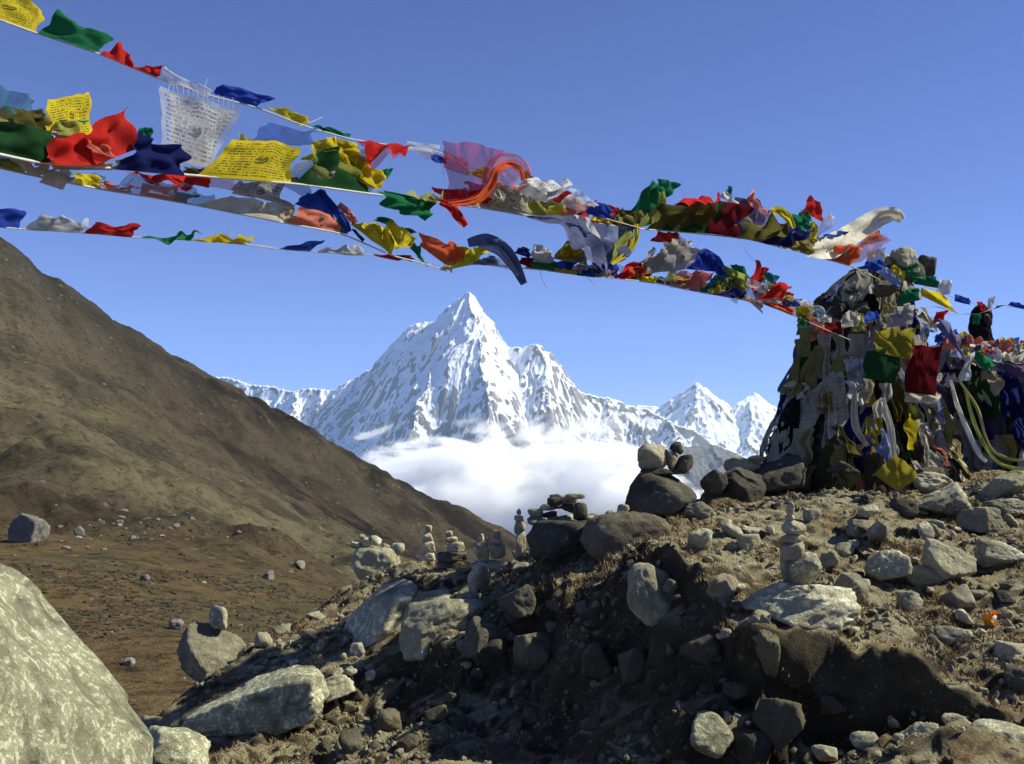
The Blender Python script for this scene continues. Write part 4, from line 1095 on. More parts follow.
def tube(name, pts, rad, mat, parent=None, sides=6):
    P = np.array([tuple(p) for p in pts], float); n = len(P)
    T = np.gradient(P, axis=0); T /= np.linalg.norm(T, axis=1)[:, None] + 1e-9
    A = np.cross(T, [0, 0, 1.0]); bad = np.linalg.norm(A, axis=1) < 1e-3; A[bad] = np.cross(T[bad], [1.0, 0, 0]); A /= np.linalg.norm(A, axis=1)[:, None]
    Bn = np.cross(T, A)
    a = np.linspace(0, 2 * math.pi, sides, endpoint=False)
    V = P[:, None] + rad * (np.cos(a)[None, :, None] * A[:, None] + np.sin(a)[None, :, None] * Bn[:, None])
    i = np.arange(n * sides).reshape(n, sides); j = np.roll(i, -1, 1)
    Fc = np.stack([i[:-1].ravel(), j[:-1].ravel(), j[1:].ravel(), i[1:].ravel()], 1)
    c = P[0].copy()
    o = mesh(name, (V - c).reshape(-1, 3), Fc, mat, parent)
    o.location = c if parent is None else c - np.array(parent.location)
    return o

class String:
    def __init__(s, label, pts, dep, rad=0.004, group='prayer flag strings in the sky'):
        s.px = [p[0] for p in pts]; s.dp = dep
        s.root = empty('prayer_flag_string', W(*pts[0], s.d(pts[0][0])))
        tag(s.root, label, 'prayer flags')
        xs = []
        for a, b in zip(pts[:-1], pts[1:]):
            for k in range(6): xs.append((lerp(a[0], b[0], k / 6), lerp(a[1], b[1], k / 6)))
        xs.append(pts[-1])
        P = [W(x, y, s.d(x)) for x, y in xs]
        Q = np.array([tuple(p) for p in P])
        for _ in range(2): Q[1:-1] = (Q[:-2] + 2 * Q[1:-1] + Q[2:]) / 4
        tube('cord', Q, rad, M['cord'], s.root)
        s.n = 0
    def d(s, x): return float(np.interp(x, [q[0] for q in s.dp], [q[1] for q in s.dp]))
    def flag(s, c, *pts, mode='', off=0.0, dd=None, amp=0.13, label=None, **kw):
        s.n += 1
        sd = int(abs(pts[0][0]) * 13 + abs(pts[0][1]) * 7) % 9973
        r = random.Random(sd)
        h = math.hypot(pts[3][0] - pts[0][0], pts[3][1] - pts[0][1]) / F * s.d(pts[0][0])
        q = r.uniform(-0.7, 0.7) * h if dd is None else dd
        o = patch('flag', pts, (s.d(pts[0][0]) + off, s.d(pts[1][0]) + off), c, mode, s.root, ddep=(q, q), seed=sd, amp=amp, **kw)
        if label: o['label'] = label
        return o
    def band(s, c, path, widths, off=0.0, **kw):
        return ribbon('flag', path, widths, [s.d(x) + off for x, y in path], c, s.root, seed=len(path) + int(path[0][0]), **kw)
    def thread(s, pts, off=0.0, mat=None):
        Q = np.array([tuple(W(x, y, s.d(x) + off)) for x, y in pts])
        tt = np.linspace(0, len(Q) - 1, 14)
        C = np.stack([np.interp(tt, np.arange(len(Q)), Q[:, i]) for i in range(3)], 1)
        for _ in range(2): C[1:-1] = (C[:-2] + 2 * C[1:-1] + C[2:]) / 4
        tube('thread', C, 0.0018, mat or M['cord'], s.root, 5)

# S1: topmost string
s1 = String('topmost prayer flag string with widely spaced flags starting at the upper left corner', [(-60, -6), (0, 20), (36, 33), (100, 54), (157, 78), (211, 96), (256, 107), (304, 126), (354, 140), (405, 147), (441, 152), (480, 178), (520, 191), (556, 203), (583, 211), (610, 220), (640, 228)], [(-60, 4.2), (0, 4.4), (300, 5.6), (640, 8.0)])
F_ = s1.flag
F_('yellow', (-30, 8), (36, 33), (46, 10), (-25, -22), mode='print', amp=0.08)
F_('green', (38, 33), (98, 52), (113, 40), (58, 14))
F_('red', (100, 54), (130, 67), (137, 65), (121, 45)); F_('red', (126, 65), (156, 78), (166, 66), (136, 67))
F_('white', (158, 79), (206, 97), (212, 90), (167, 67), mode='sheer')
F_('blue', (211, 93), (256, 107), (274, 98), (222, 83))
F_('yellow', (264, 106), (302, 126), (311, 123), (290, 109))
F_('green', (311, 126), (354, 140), (350, 135), (322, 126))
F_('red', (357, 139), (402, 149), (408, 152), (374, 166), mode='sheer'); F_('red', (357, 139), (405, 147), (409, 152), (372, 155))
F_('white', (406, 141), (441, 145), (432, 162), (408, 151), mode='sheer')
F_('blue', (430, 152), (447, 158), (447, 164), (432, 162))
F_('wine', (446, 196), (478, 200), (500, 149), (443, 141), mode='sheer', label='large sheer purplish red flag')
F_('red', (444, 168), (468, 176), (470, 162), (444, 150), mode='sheer')
F_('yellow', (468, 173), (486, 181), (488, 167), (478, 168))
s1.band('orange', [(448, 203), (472, 201), (488, 188), (494, 166), (510, 158), (526, 168), (526, 182), (516, 190)], [6, 9, 13, 15, 11, 9, 8, 5], off=-0.1, mode='sheer')
s1.band('orange', [(452, 204), (476, 200), (490, 186), (497, 170), (510, 164), (521, 170), (523, 181)], [4, 7, 9, 8, 6, 5, 4], off=-0.16)
F_('orange', (494, 185), (516, 190), (522, 165), (500, 163), mode='sheer', off=-0.05)
F_('green', (520, 178), (530, 186), (536, 182), (526, 170))
F_('white', (514, 186), (548, 204), (572, 183), (542, 178), mode='print'); F_('white', (516, 190), (540, 202), (552, 192), (526, 184))
F_('red', (548, 198), (558, 204), (573, 193), (562, 189))
F_('white', (557, 204), (585, 213), (597, 203), (574, 188), mode='sheer')
F_('blue', (583, 212), (604, 219), (614, 209), (597, 202))
s1.thread([(203, 96), (205, 85), (208, 78)]); s1.thread([(300, 126), (316, 120), (322, 117)])
# S2: thick middle bundle
s2 = String('thick crowded middle string of prayer flags ending in long white scarf at the cairn top', [(-60, 138), (-20, 150), (40, 163), (110, 168), (190, 175), (300, 184), (372, 194), (445, 203), (483, 208), (523, 215), (580, 221), (639, 229), (682, 232), (741, 238), (780, 245), (806, 254), (851, 266), (880, 280)], [(-60, 3.3), (0, 3.6), (300, 5.4), (600, 8.0), (870, 11.4)], 0.006)
F_ = s2.flag
F_('teal', (-30, 138), (46, 150), (44, 98), (-25, 80), mode='sheer', off=0.15, label='large sheer teal flag at the left edge')
F_('dull_yellow', (-8, 142), (50, 156), (50, 112), (-4, 108), off=0.1); F_('dark_green', (-30, 150), (50, 164), (50, 128), (-25, 118), amp=0.1)
F_('olive', (10, 140), (48, 146), (46, 108), (14, 112), off=0.05)
F_('yellow', (46, 134), (94, 136), (87, 95), (50, 100), mode='print', amp=0.06, off=0.02)
F_('green', (50, 140), (96, 140), (88, 118), (60, 122), off=0.1); F_('lime', (52, 134), (80, 137), (78, 120), (54, 122), off=0.0)
F_('beige', (52, 170), (112, 170), (112, 163), (58, 158), off=0.1)
F_('white', (48, 140), (84, 136), (80, 132), (52, 130), off=0.05)
F_('red', (53, 166), (104, 165), (84, 136), (49, 141), off=-0.08); F_('red', (96, 165), (135, 150), (130, 107), (80, 138), off=-0.10, label='tall sheer red flag rising beside the navy one')
F_('salmon', (92, 152), (118, 158), (110, 149), (86, 139), mode='sheer', off=-0.14)
F_('navy', (114, 169), (184, 176), (188, 148), (140, 136), off=-0.05, label='dark navy flag with frayed upper edge')
F_('green', (134, 150), (152, 152), (152, 127), (138, 128), off=0.15)
F_('white', (160, 152), (210, 170), (238, 107), (164, 88), mode='sheer_print', off=0.12, amp=0.05, label='large sheer white flag printed with rows of script')
F_('white', (172, 160), (206, 168), (232, 112), (170, 96), mode='print', off=0.16, amp=0.05)
F_('olive', (184, 174), (202, 176), (206, 168), (186, 168), off=0.1)
F_('yellow', (196, 176), (292, 183), (300, 148), (236, 138), mode='print', off=0.0, amp=0.05, label='large yellow flag printed with script and an emblem')
F_('dull_yellow', (222, 160), (250, 165), (250, 138), (240, 133), off=0.1)
F_('blue', (250, 143), (300, 146), (322, 133), (262, 124), mode='sheer', off=0.2)
F_('lime', (290, 182), (372, 192), (364, 152), (300, 144), mode='sheer', off=0.1); F_('yellow', (330, 165), (376, 190), (368, 158), (336, 134), off=0.08, mode='print')
F_('yellow', (300, 160), (345, 160), (362, 144), (322, 136), off=0.12)
F_('dark_green', (296, 183), (372, 194), (356, 164), (326, 146), off=0.0, amp=0.08, label='broad dark green flag under a yellow one')
F_('yellow', (360, 178), (380, 190), (386, 176), (364, 162)); F_('green', (378, 184), (388, 178), (392, 168), (380, 170))
F_('green', (377, 191), (436, 203), (425, 223), (388, 205), off=-0.05, label='curled green flag hanging below the cord'); F_('dark_green', (382, 190), (436, 202), (430, 212), (400, 200))
F_('lime', (402, 193), (440, 202), (444, 196), (420, 194)); s2.thread([(441, 150), (444, 175), (446, 188), (444, 202)])
s2.band('red', [(440, 202), (450, 206), (458, 216), (466, 226)], [6, 9, 10, 6], off=-0.03)
F_('red', (444, 202), (488, 204), (486, 192), (434, 188)); F_('salmon', (470, 205), (490, 206), (484, 196), (474, 195))
F_('beige', (468, 206), (524, 216), (526, 198), (494, 184), label='grubby beige flag'); F_('dull_white', (490, 208), (528, 214), (530, 196), (506, 186), mode='print', off=-0.03)
F_('slate', (525, 215), (582, 216), (612, 270), (572, 238), off=-0.05, amp=0.10, label='long slate blue flag sweeping below the cord'); F_('pale_blue', (560, 218), (618, 226), (612, 262), (590, 250), off=-0.02)
F_('slate', (590, 222), (636, 228), (624, 252), (602, 272), off=-0.04); F_('white', (574, 214), (590, 218), (606, 250), (598, 254), off=-0.1)
F_('yellow', (586, 220), (618, 225), (617, 221), (590, 217)); F_('olive', (612, 226), (640, 230), (636, 210), (612, 210)); F_('dull_yellow', (618, 222), (640, 228), (640, 214), (620, 207), off=-0.05)
F_('lime', (608, 264), (630, 246), (638, 224), (624, 232), off=0.03); s2.band('yellow', [(637, 224), (636, 238), (628, 252), (612, 264)], [4, 6, 6, 3], off=-0.05)
F_('green', (628, 216), (650, 214), (660, 184), (652, 181), label='green flag standing high above the cord'); F_('lime', (636, 228), (660, 222), (668, 192), (650, 190), off=0.03); F_('green', (654, 196), (664, 200), (680, 184), (656, 178))
s2.thread([(672, 184), (680, 188), (685, 197)])
F_('olive', (648, 228), (700, 233), (724, 203), (664, 204), amp=0.08); F_('dark_green', (662, 230), (712, 234), (728, 206), (676, 204), off=-0.03, amp=0.08)
F_('red', (672, 205), (722, 209), (724, 202), (700, 198)); F_('beige', (690, 229), (697, 230), (712, 206), (700, 206), off=-0.06, mode='sheer')
F_('maroon', (706, 233), (738, 237), (752, 206), (724, 203), off=-0.04); F_('purple', (722, 236), (768, 241), (768, 212), (746, 192), amp=0.1, off=-0.02); F_('slate', (738, 234), (766, 240), (770, 214), (748, 208), off=0.04, mode='sheer')
F_('salmon', (750, 205), (769, 218), (770, 212), (750, 191), off=-0.06); F_('white', (718, 196), (744, 210), (736, 204), (728, 192)); F_('teal', (724, 196), (732, 198), (732, 186), (727, 186))
F_('olive', (736, 238), (768, 243), (790, 226), (774, 218), off=-0.06); F_('beige', (744, 238), (770, 241), (792, 226), (778, 222), off=-0.08, mode='sheer'); F_('navy', (760, 242), (800, 250), (814, 236), (788, 226), off=-0.04, label='broad navy flag lying along the cord')
s2.band('yellow', [(771, 211), (780, 211), (789, 219), (796, 234)], [6, 9, 8, 3], off=-0.08)
F_('green', (788, 226), (812, 232), (812, 219), (792, 215)); F_('red', (802, 212), (823, 222), (820, 206), (809, 195), label='red flag with a pointed tip'); F_('green', (798, 216), (812, 222), (808, 212), (800, 209))
F_('white', (814, 237), (832, 228), (835, 218), (829, 210), mode='sheer'); F_('pale_blue', (796, 238), (812, 244), (818, 228), (800, 230)); F_('dull_yellow', (788, 248), (812, 255), (818, 240), (800, 241), off=-0.08); s2.band('yellow', [(806, 252), (812, 240), (815, 228), (812, 222)], [5, 7, 6, 4], off=-0.12)
F_('blue', (814, 246), (836, 246), (846, 230), (822, 236), off=0.05)
s2.band('cream', [(806, 251), (830, 247), (852, 234), (876, 219), (893, 214), (902, 220)], [10, 24, 22, 20, 15, 8], off=-0.1, mode='thick')
s2.band('cream', [(812, 246), (838, 236), (860, 224), (882, 216), (900, 215)], [8, 12, 10, 10, 6], off=-0.04, mode='thick')
F_('orange', (826, 258), (850, 266), (868, 244), (846, 246), off=0.02); F_('salmon', (848, 264), (862, 262), (890, 239), (874, 230), mode='sheer', off=0.02, label='salmon flag reaching over the cairn top'); F_('salmon', (862, 246), (886, 240), (882, 229), (866, 236), off=0.06)
# S3
s3 = String('third prayer flag string with ragged crumpled flags running down to the cairn middle', [(-60, 152), (0, 168), (40, 177), (70, 183), (105, 190), (150, 197), (195, 205), (285, 223), (341, 233), (393, 256), (418, 262), (445, 270), (472, 264), (504, 266), (531, 269), (554, 271), (583, 276), (611, 278), (642, 281), (668, 286), (708, 294), (740, 298), (765, 304), (793, 315), (815, 325), (850, 340)], [(-60, 3.7), (0, 3.9), (300, 5.6), (600, 8.4), (850, 11.0)], 0.0045)
F_ = s3.flag
F_('lime', (-10, 166), (22, 174), (24, 164), (-6, 156)); F_('white', (-10, 160), (34, 168), (30, 158), (-10, 148)); F_('teal', (-10, 164), (16, 168), (18, 160), (-8, 156), mode='sheer')
s3.band('dull_white', [(4, 153), (22, 162), (34, 172), (44, 168), (44, 161), (34, 164)], [5, 9, 9, 9, 8, 5], off=-0.1)
F_('beige', (38, 182), (62, 190), (72, 178), (52, 168), off=-0.08, label='rounded beige flag hanging below the cord'); F_('dull_white', (58, 172), (72, 182), (70, 172), (63, 163), off=-0.1); 
F_('yellow', (74, 184), (102, 190), (98, 175), (76, 173))
s3.thread([(98, 178), (100, 186), (112, 189), (126, 186), (134, 178)])
F_('pale_blue', (108, 190), (192, 204), (196, 190), (134, 178), mode='sheer', amp=0.06); F_('slate', (150, 184), (190, 190), (192, 184), (156, 180), mode='sheer')
F_('red', (126, 173), (208, 187), (212, 179), (158, 172)); F_('salmon', (206, 186), (234, 191), (236, 180), (210, 178), mode='sheer')
F_('dull_white', (196, 205), (286, 223), (293, 206), (236, 194), amp=0.05, mode='', label='long torn white flag'); F_('grey', (232, 193), (292, 207), (276, 182), (238, 181), off=0.05, mode='print'); F_('beige', (280, 216), (290, 224), (294, 208), (284, 208))
F_('slate', (276, 182), (318, 206), (312, 190), (296, 180), mode='sheer', off=0.05); F_('blue', (294, 204), (336, 218), (322, 192), (312, 191), label='deep blue flag with a rolled edge'); s3.band('blue', [(320, 191), (332, 206), (344, 222), (349, 232)], [6, 8, 9, 6], off=-0.05)
F_('salmon', (287, 223), (341, 232), (336, 216), (300, 209), amp=0.06); s3.band('salmon', [(338, 205), (346, 212), (356, 223)], [8, 9, 7])
F_('dark_green', (352, 230), (364, 244), (362, 238), (354, 228)); F_('yellow', (350, 224), (391, 255), (400, 240), (372, 220)); F_('yellow', (378, 236), (396, 250), (418, 240), (390, 222), mode='', label='bright yellow crumpled flag'); F_('green', (374, 220), (416, 235), (412, 231), (378, 217))
F_('green', (406, 244), (428, 268), (420, 248), (412, 243)); F_('orange', (420, 246), (450, 268), (466, 252), (420, 234), amp=0.06, label='plain orange red flag with a curved edge'); F_('orange', (446, 262), (464, 264), (466, 250), (450, 240), amp=0.06)
F_('yellow', (444, 270), (472, 265), (489, 250), (460, 247), amp=0.1); F_('cream', (440, 270), (452, 273), (454, 266), (444, 264))
s3.band('slate', [(468, 243), (486, 240), (502, 248), (513, 262), (524, 284)], [8, 13, 14, 13, 7], off=-0.1)
s3.band('pale_blue', [(478, 248), (496, 250), (508, 262), (518, 276)], [5, 8, 7, 4], off=-0.14)
F_('slate', (472, 264), (500, 266), (494, 256), (478, 259)); F_('white', (484, 264), (510, 270), (508, 262), (490, 256), mode='sheer')
F_('navy', (514, 253), (530, 258), (530, 248), (518, 247)); F_('maroon', (520, 264), (532, 268), (532, 258), (520, 257)); F_('dull_white', (530, 264), (552, 266), (552, 252), (534, 245)); F_('white', (530, 256), (546, 262), (548, 248), (534, 244), off=-0.05)
F_('green', (531, 268), (554, 271), (556, 263), (534, 262)); F_('dull_yellow', (552, 259), (588, 265), (584, 248), (566, 241), label='ribbed dark yellow flag'); F_('yellow', (554, 258), (580, 262), (580, 248), (568, 243), off=0.02, mode='print')
F_('yellow', (550, 271), (582, 276), (580, 272), (558, 268)); F_('blue', (576, 275), (598, 277), (602, 270), (584, 267)); F_('white', (596, 276), (614, 278), (612, 271), (602, 268), mode='sheer')
F_('red', (612, 278), (630, 280), (648, 262), (634, 262)); F_('green', (630, 280), (641, 281), (640, 274), (632, 273)); F_('yellow', (640, 282), (656, 284), (658, 277), (644, 276)); F_('blue', (656, 284), (669, 286), (672, 280), (660, 277))
F_('orange', (618, 278), (640, 280), (648, 266), (630, 268), off=0.05); F_('beige', (632, 274), (652, 268), (654, 246), (644, 258), off=0.02)
F_('grey', (646, 274), (686, 270), (706, 252), (658, 245), off=-0.02); F_('dull_white', (660, 263), (682, 264), (694, 242), (664, 240), off=-0.06); F_('white', (672, 256), (690, 262), (696, 246), (680, 236), off=-0.04, mode='sheer'); F_('beige', (656, 258), (668, 260), (668, 248), (660, 248), off=-0.08, mode='print')
F_('red', (650, 241), (678, 244), (682, 236), (662, 231)); F_('blue', (686, 269), (716, 272), (706, 249), (698, 250)); s3.band('blue', [(702, 252), (714, 262), (722, 272), (730, 283)], [10, 15, 10, 3], off=-0.04)
F_('grey', (664, 284), (684, 289), (692, 272), (670, 270)); F_('pink', (682, 288), (701, 291), (716, 272), (696, 270)); F_('salmon', (690, 284), (704, 288), (712, 274), (700, 272), off=-0.05, mode='sheer')
F_('green', (699, 291), (708, 293), (710, 286), (702, 285)); F_('teal', (704, 288), (718, 290), (726, 276), (714, 276)); F_('yellow', (708, 294), (722, 296), (730, 278), (716, 276)); F_('lime', (728, 284), (744, 294), (748, 276), (724, 265)); F_('green', (734, 272), (752, 280), (742, 266), (730, 264)); F_('olive', (718, 290), (736, 296), (740, 280), (724, 278), off=0.05)
F_('navy', (708, 294), (740, 299), (748, 294), (738, 291)); s3.band('lime', [(722, 268), (730, 276), (738, 284), (744, 292)], [6, 8, 8, 5], off=-0.06)
F_('red', (748, 286), (758, 296), (768, 270), (756, 259), label='bright red flag standing upright near the cairn'); F_('lime', (756, 295), (768, 294), (772, 284), (766, 280)); F_('teal', (763, 283), (774, 287), (778, 277), (766, 271))
F_('red', (758, 300), (779, 299), (795, 289), (780, 280)); F_('maroon', (764, 298), (776, 301), (784, 288), (774, 282), off=0.04); F_('orange', (760, 303), (793, 316), (794, 308), (766, 302)); F_('yellow', (782, 302), (794, 301), (792, 296), (786, 295))
F_('blue', (778, 307), (800, 307), (800, 298), (792, 301)); F_('yellow', (793, 308), (810, 318), (812, 308), (798, 306)); F_('olive', (797, 322), (807, 326), (806, 316), (799, 315)); F_('green', (797, 329), (806, 328), (806, 320), (799, 318))
F_('white', (800, 302), (820, 322), (824, 308), (808, 299), mode='sheer'); F_('teal', (812, 318), (822, 322), (824, 312), (814, 310)); F_('dull_white', (745, 298), (763, 314), (762, 305), (750, 297)); F_('salmon', (740, 299), (762, 306), (760, 300), (744, 296)); F_('salmon', (808, 320), (818, 326), (818, 318), (810, 316))
F_('white', (730, 300), (738, 305), (738, 299), (732, 297), mode='sheer')
s3.thread([(586, 276), (594, 284), (604, 291)]); s3.thread([(540, 270), (542, 280), (547, 288)]); s3.thread([(745, 250), (750, 256), (757, 263)]); s3.thread([(610, 278), (615, 284), (614, 290)])
def crowd(st, pts, n, sd, pal, hmin=8, hmax=22):
    r = random.Random(sd)
    for i in range(n):
        t = (i + r.random()) / n * (len(pts) - 1); k = min(int(t), len(pts) - 2); f = t - k
        x = lerp(pts[k][0], pts[k + 1][0], f); y = lerp(pts[k][1], pts[k + 1][1], f); g = (pts[k + 1][1] - pts[k][1]) / (pts[k + 1][0] - pts[k][0])
        w = r.uniform(14, 34) * (1.2 - 0.5 * x / 800); h = r.uniform(hmin, hmax); dx = r.uniform(2, 16)
        st.flag(r.choice(pal), (x - w / 2, y - g * w / 2), (x + w / 2, y + g * w / 2), (x + w / 2 + dx, y + g * w / 2 - h), (x - w / 2 + dx * r.uniform(0.2, 1), y - g * w / 2 - h * r.uniform(0.6, 1.1)), mode=r.choice(['', 'sheer', 'print', '']), off=r.uniform(0.03, 0.2), amp=r.uniform(0.1, 0.25))
pal1 = ['white', 'grey', 'yellow', 'red', 'green', 'blue', 'dull_white', 'beige', 'pale_blue', 'salmon', 'lime']
crowd(s2, [(0, 156), (40, 163), (110, 168), (190, 175), (300, 184), (372, 194)], 15, 1, pal1, 6, 20)
crowd(s2, [(445, 203), (523, 215), (580, 221), (639, 229), (741, 238), (806, 254), (851, 266)], 26, 2, pal1, 8, 26)
crowd(s3, [(0, 168), (105, 190), (195, 205), (285, 223), (341, 233)], 10, 3, pal1, 6, 14)
crowd(s3, [(530, 269), (583, 276), (642, 281), (708, 294), (765, 304), (815, 325)], 26, 4, pal1, 6, 24)
# S4: lowest thin string at left
s4 = String('lowest thin string with small separate flags above the hillside', [(-60, 222), (0, 227), (22, 229), (86, 233), (132, 237), (187, 240), (242, 244), (278, 249), (315, 252), (370, 255), (412, 258), (440, 268)], [(-60, 4.8), (440, 7.0)], 0.0035)
F_ = s4.flag
F_('blue', (-30, 225), (18, 229), (26, 211), (-28, 206)); F_('white', (20, 229), (86, 233), (91, 223), (45, 214), mode='sheer'); F_('white', (24, 229), (80, 232), (84, 222), (48, 216), mode='print', off=0.02)
F_('red', (83, 233), (131, 237), (142, 226), (94, 223)); F_('green', (141, 238), (186, 240), (203, 232), (172, 235)); F_('yellow', (187, 240), (241, 244), (255, 235), (214, 238)); F_('blue', (278, 249), (310, 251), (324, 240), (302, 243))
F_('white', (315, 252), (368, 256), (356, 249), (346, 246), mode='print'); F_('red', (370, 255), (398, 261), (412, 256), (380, 254)); F_('green', (400, 258), (412, 262), (414, 258), (404, 255))
s4.thread([(255, 244), (262, 248), (268, 253)]); s4.thread([(258, 245), (266, 246), (272, 247)]); s4.thread([(230, 244), (232, 232), (229, 220)])
# S5: string beyond the cairn at right
s5 = String('short prayer flag string strung over the black pillar at the right edge', [(930, 318), (945, 314), (962, 314), (978, 314), (990, 310), (1004, 305), (1024, 309), (1060, 318)], [(930, 12.0), (1060, 12.6)])
F_ = s5.flag
F_('green', (972, 324), (979, 325), (981, 314), (973, 314)); F_('red', (981, 312), (987, 312), (982, 301), (976, 302)); F_('white', (988, 311), (992, 311), (995, 297), (989, 297)); F_('green', (995, 309), (1003, 306), (1004, 305), (997, 306)); F_('blue', (1008, 305), (1026, 310), (1026, 305), (1012, 301))
s6 = String('upper short cord with one blue flag leaving the cairn top at right', [(925, 286), (950, 296), (972, 303), (984, 306)], [(925, 11.8), (984, 12.4)])
s6.flag('blue', (954, 301), (970, 305), (972, 299), (956, 294))
# cord and flags wound round the cairn middle
s7 = String('cord wound across the front of the tall cairn with short stubby flags', [(818, 324), (840, 323), (862, 320), (885, 316), (910, 309), (935, 306), (955, 312)], [(818, 11.0), (885, 10.6), (955, 11.0)])
F_ = s7.flag
F_('dull_white', (838, 328), (858, 326), (862, 314), (846, 312), label='knotted grimy white flag'); F_('lime', (852, 332), (866, 330), (864, 316), (856, 312)); F_('blue', (864, 324), (880, 318), (878, 302 + 10), (866, 312)); F_('dull_yellow', (880, 316), (897, 309), (896, 300), (882, 306))
F_('maroon', (824, 334), (842, 334), (842, 322), (826, 322)); F_('orange', (814, 328), (822, 334), (826, 326), (816, 322)); F_('cream', (820, 320), (830, 326), (832, 318), (824, 314))

# special cloths on the cairn, each on its own
def cp(c, pts, d, label, mode='', amp=0.15, dd=0.0, seed=1):
    patch('prayer_flag', pts, d, c, mode, None, amp=amp, ddep=(dd, dd), seed=seed, label=label, cat='prayer flag')
cp('shaded_yellow', [(876, 352), (910, 360), (913, 330), (874, 330)], 10.35, 'bright yellow square flag high on the front of the tall cairn', dd=0.1, seed=3)  # yellow dimmed in its own colour to stand for the cairn's shade
cp('maroon', [(905, 392), (936, 396), (942, 346), (910, 345)], (10.2, 10.2), 'large dark red flag hanging on the front of the tall cairn', dd=0.1, seed=4)
cp('maroon', [(908, 388), (930, 392), (936, 352), (914, 350)], (10.12, 10.12), 'smaller sheer red flag in front of the large dark red one', dd=0.1, seed=5, mode='sheer')
cp('dark_green', [(862, 378), (896, 384), (900, 352), (866, 350)], 10.3, 'dark green square flag left of the large dark red flag', dd=0.1, seed=6)
cp('shaded_yellow', [(874, 474), (898, 492), (920, 474), (896, 454)], 9.75, 'yellow green diamond shaped cloth at the foot of the tall cairn', dd=0.0, seed=7, mode='')
cp('dull_white', [(905, 402), (938, 404), (940, 394), (904, 390)], 10.25, 'grey swag of cloth under the large dark red flag', seed=8)
cp('blue', [(862, 268), (886, 274), (882, 260), (866, 261)], 11.3, 'deep blue cloth wrapped round the top of tall cairn', seed=9)
cp('pale_blue', [(876, 272), (900, 290), (902, 278), (886, 266)], 11.2, 'pale blue flag sliding down from the cairn top', seed=10)
cp('white', [(884, 262), (866, 262), (868, 250), (886, 248)], 11.5, 'white rag bundled left of the top stone of tall cairn', seed=11, mode='thick')
cp('yellow', [(890, 270), (904, 282), (906, 272), (894, 264)], 11.2, 'small crumpled yellow flag below the top stone', seed=12)
cp('green', [(904, 276), (918, 276), (918, 262), (906, 268)], 11.2, 'small green flag right below the top stone', seed=13)
cp('cream', [(912, 272), (920, 272), (918, 256), (908, 252)], 11.2, 'cream rag curving over the right side of the top stone', seed=14, mode='thick')
cp('green', [(914, 284), (948, 290), (936, 276), (912, 276)], 11.2, 'pale green cloth draped on the right shoulder of tall cairn', seed=15)
cp('white', [(936, 296), (950, 294), (952, 280), (940, 280)], 11.1, 'white balled rag on the right shoulder of tall cairn', seed=16, mode='thick')
cp('yellow', [(922, 296), (958, 314), (944, 296), (920, 286)], 10.9, 'long yellow flag slanting down the right shoulder of tall cairn', seed=17)
cp('green', [(896, 306), (920, 300), (918, 288), (902, 290)], 10.9, 'large green flag in the middle of upper cairn', seed=18)
cp('grey', [(886, 328), (912, 324), (914, 306), (890, 308)], 10.7, 'plain grey cloth under the large green flag', seed=19)
cp('red', [(932, 324), (944, 320), (948, 310), (936, 312)], 10.8, 'small red flag near right edge of upper cairn', seed=20)
cp('slate', [(936, 326), (966, 360), (958, 336), (942, 318)], 10.6, 'slate blue flag slanting down right side of the tall cairn', seed=21)
cp('white', [(966, 360), (956, 382), (970, 380), (974, 352)], 10.6, 'white sheer flag hanging right of the slate blue one', seed=22)
cp('green', [(970, 352), (984, 372), (996, 366), (980, 350)], 10.9, 'green looped flag between the two cairns', seed=23)
cp('salmon', [(940, 350), (958, 350), (962, 336), (950, 332)], 10.7, 'salmon coloured rag on right shoulder of the tall cairn', seed=24)
cp('blue', [(1004, 350), (1018, 352), (1019, 337), (1006, 340)], 11.8, 'blue square flag sticking up behind the lower cairn', seed=25)
cp('purple', [(994, 366), (1030, 382), (1030, 370), (1000, 360)], 11.3, 'violet blue flag slanting along the lower cairn', seed=26)
cp('cream', [(968, 352), (1002, 352), (1000, 344), (972, 344)], 11.5, 'cream rolled cloth on the rim of the lower cairn', seed=27, mode='thick')
cp('orange', [(974, 356), (996, 358), (994, 350), (980, 349)], 11.3, 'orange rag on the rim of the lower cairn', seed=28)
cp('teal', [(998, 362), (1030, 360), (1030, 352), (1004, 352)], 11.5, 'teal flag on rim of the lower cairn at the right edge', seed=29)
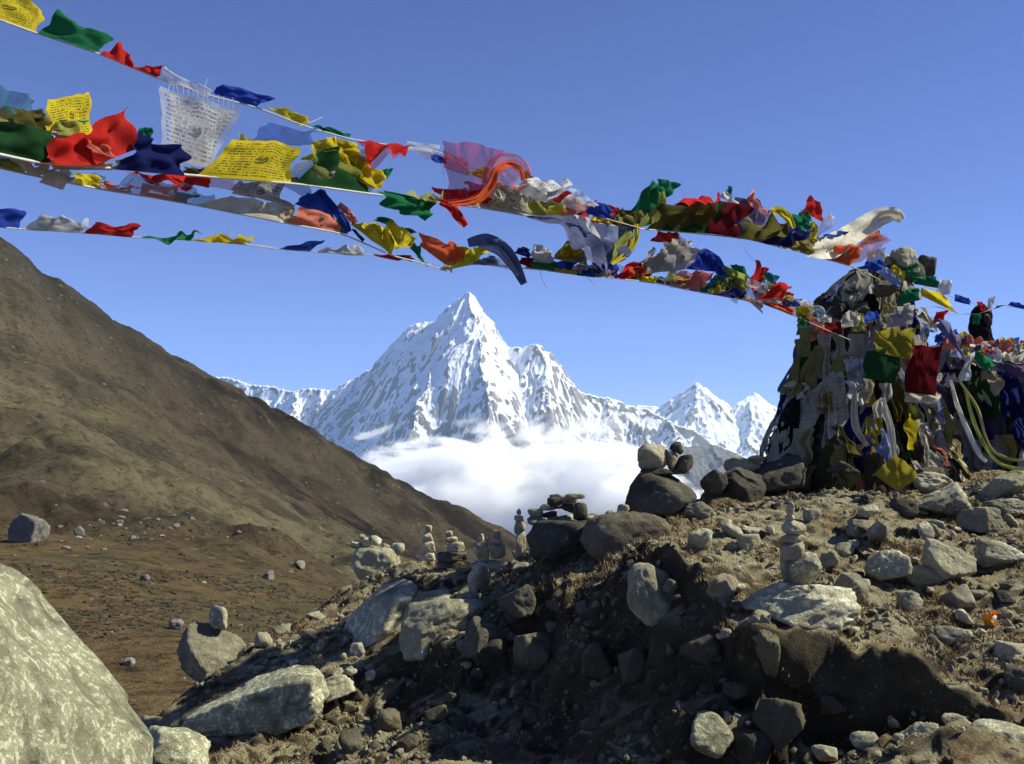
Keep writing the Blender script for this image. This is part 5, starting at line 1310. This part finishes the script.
# trailing rolled cloths sweeping to the right from the cairn
def trail(path, w, d, c, label, seed):
    o = ribbon('prayer_flag', [(x + math.sin(seed * 3 + i * 2) * 3, y) for i, (x, y) in enumerate(path)], [q * 0.5 for q in w], d, c, None, seed=seed, mode='thick'); tag(o, label, 'prayer flag')
trail([(950, 380), (962, 410), (975, 450), (985, 462)], [6, 9, 10, 6], [10.5, 10.4, 10.3, 10.3], 'cream', 'cream roll of cloth hanging down right flank of the tall cairn', 1)
trail([(958, 378), (974, 408), (990, 444), (1008, 458), (1036, 462)], [4, 7, 5, 7, 4], [10.6, 10.4, 10.3, 10.3, 10.3], 'dull_yellow', 'upper yellow green roll trailing right from the tall cairn', 2)
trail([(964, 390), (978, 425), (992, 458), (1012, 468), (1036, 468)], [5, 8, 6, 8, 5], [10.5, 10.3, 10.2, 10.2, 10.2], 'lime', 'lower yellow green roll trailing right from the tall cairn', 3)
trail([(884, 398), (888, 430), (896, 470)], [12, 14, 8], [10.1, 10.0, 9.9], 'dull_white', 'narrow white scarf hanging down the middle of the tall cairn', 6)
trail([(852, 390), (858, 425), (868, 446)], [10, 16, 8], [10.3, 10.2, 10.2], 'beige', 'pale beige scarf hanging left of the middle of the tall cairn', 7)
# frayed threads on the big white flag
for i in range(14):
    x = 168 + i * 5; s2.thread([(x, 90 + i * 1.4), (x + rnd.uniform(-2, 2), 82 + i * 1.4 + rnd.uniform(-3, 2))], off=0.12)

rr2 = random.Random(77)
for i in range(38):
    x = rr2.uniform(944, 1030); y = 338 + (x - 944) * 0.13 + rr2.uniform(-2, 34) * rr2.random()
    c = rr2.choice(['cream', 'white', 'lime', 'yellow', 'green', 'orange', 'pale_blue', 'salmon', 'white', 'dull_white', 'blue', 'purple', 'slate'])
    w, h = rr2.uniform(10, 26), rr2.uniform(6, 14)
    patch('prayer_flag', [(x - w / 2, y + h / 2 - 2), (x + w / 2, y + h / 2 + 2), (x + w / 2 + 2, y - h / 2 + 2), (x - w / 2, y - h / 2)], 11.2 + 0.5 * rr2.random(), c, '', None, amp=0.3, ddep=(0.1, 0.1), seed=3000 + i,
          label='%s rag heaped along the sunlit rim between the two cairns' % cw[c], cat='prayer flag', group='%s rags heaped along the sunlit rim between the two cairns' % cw[c])
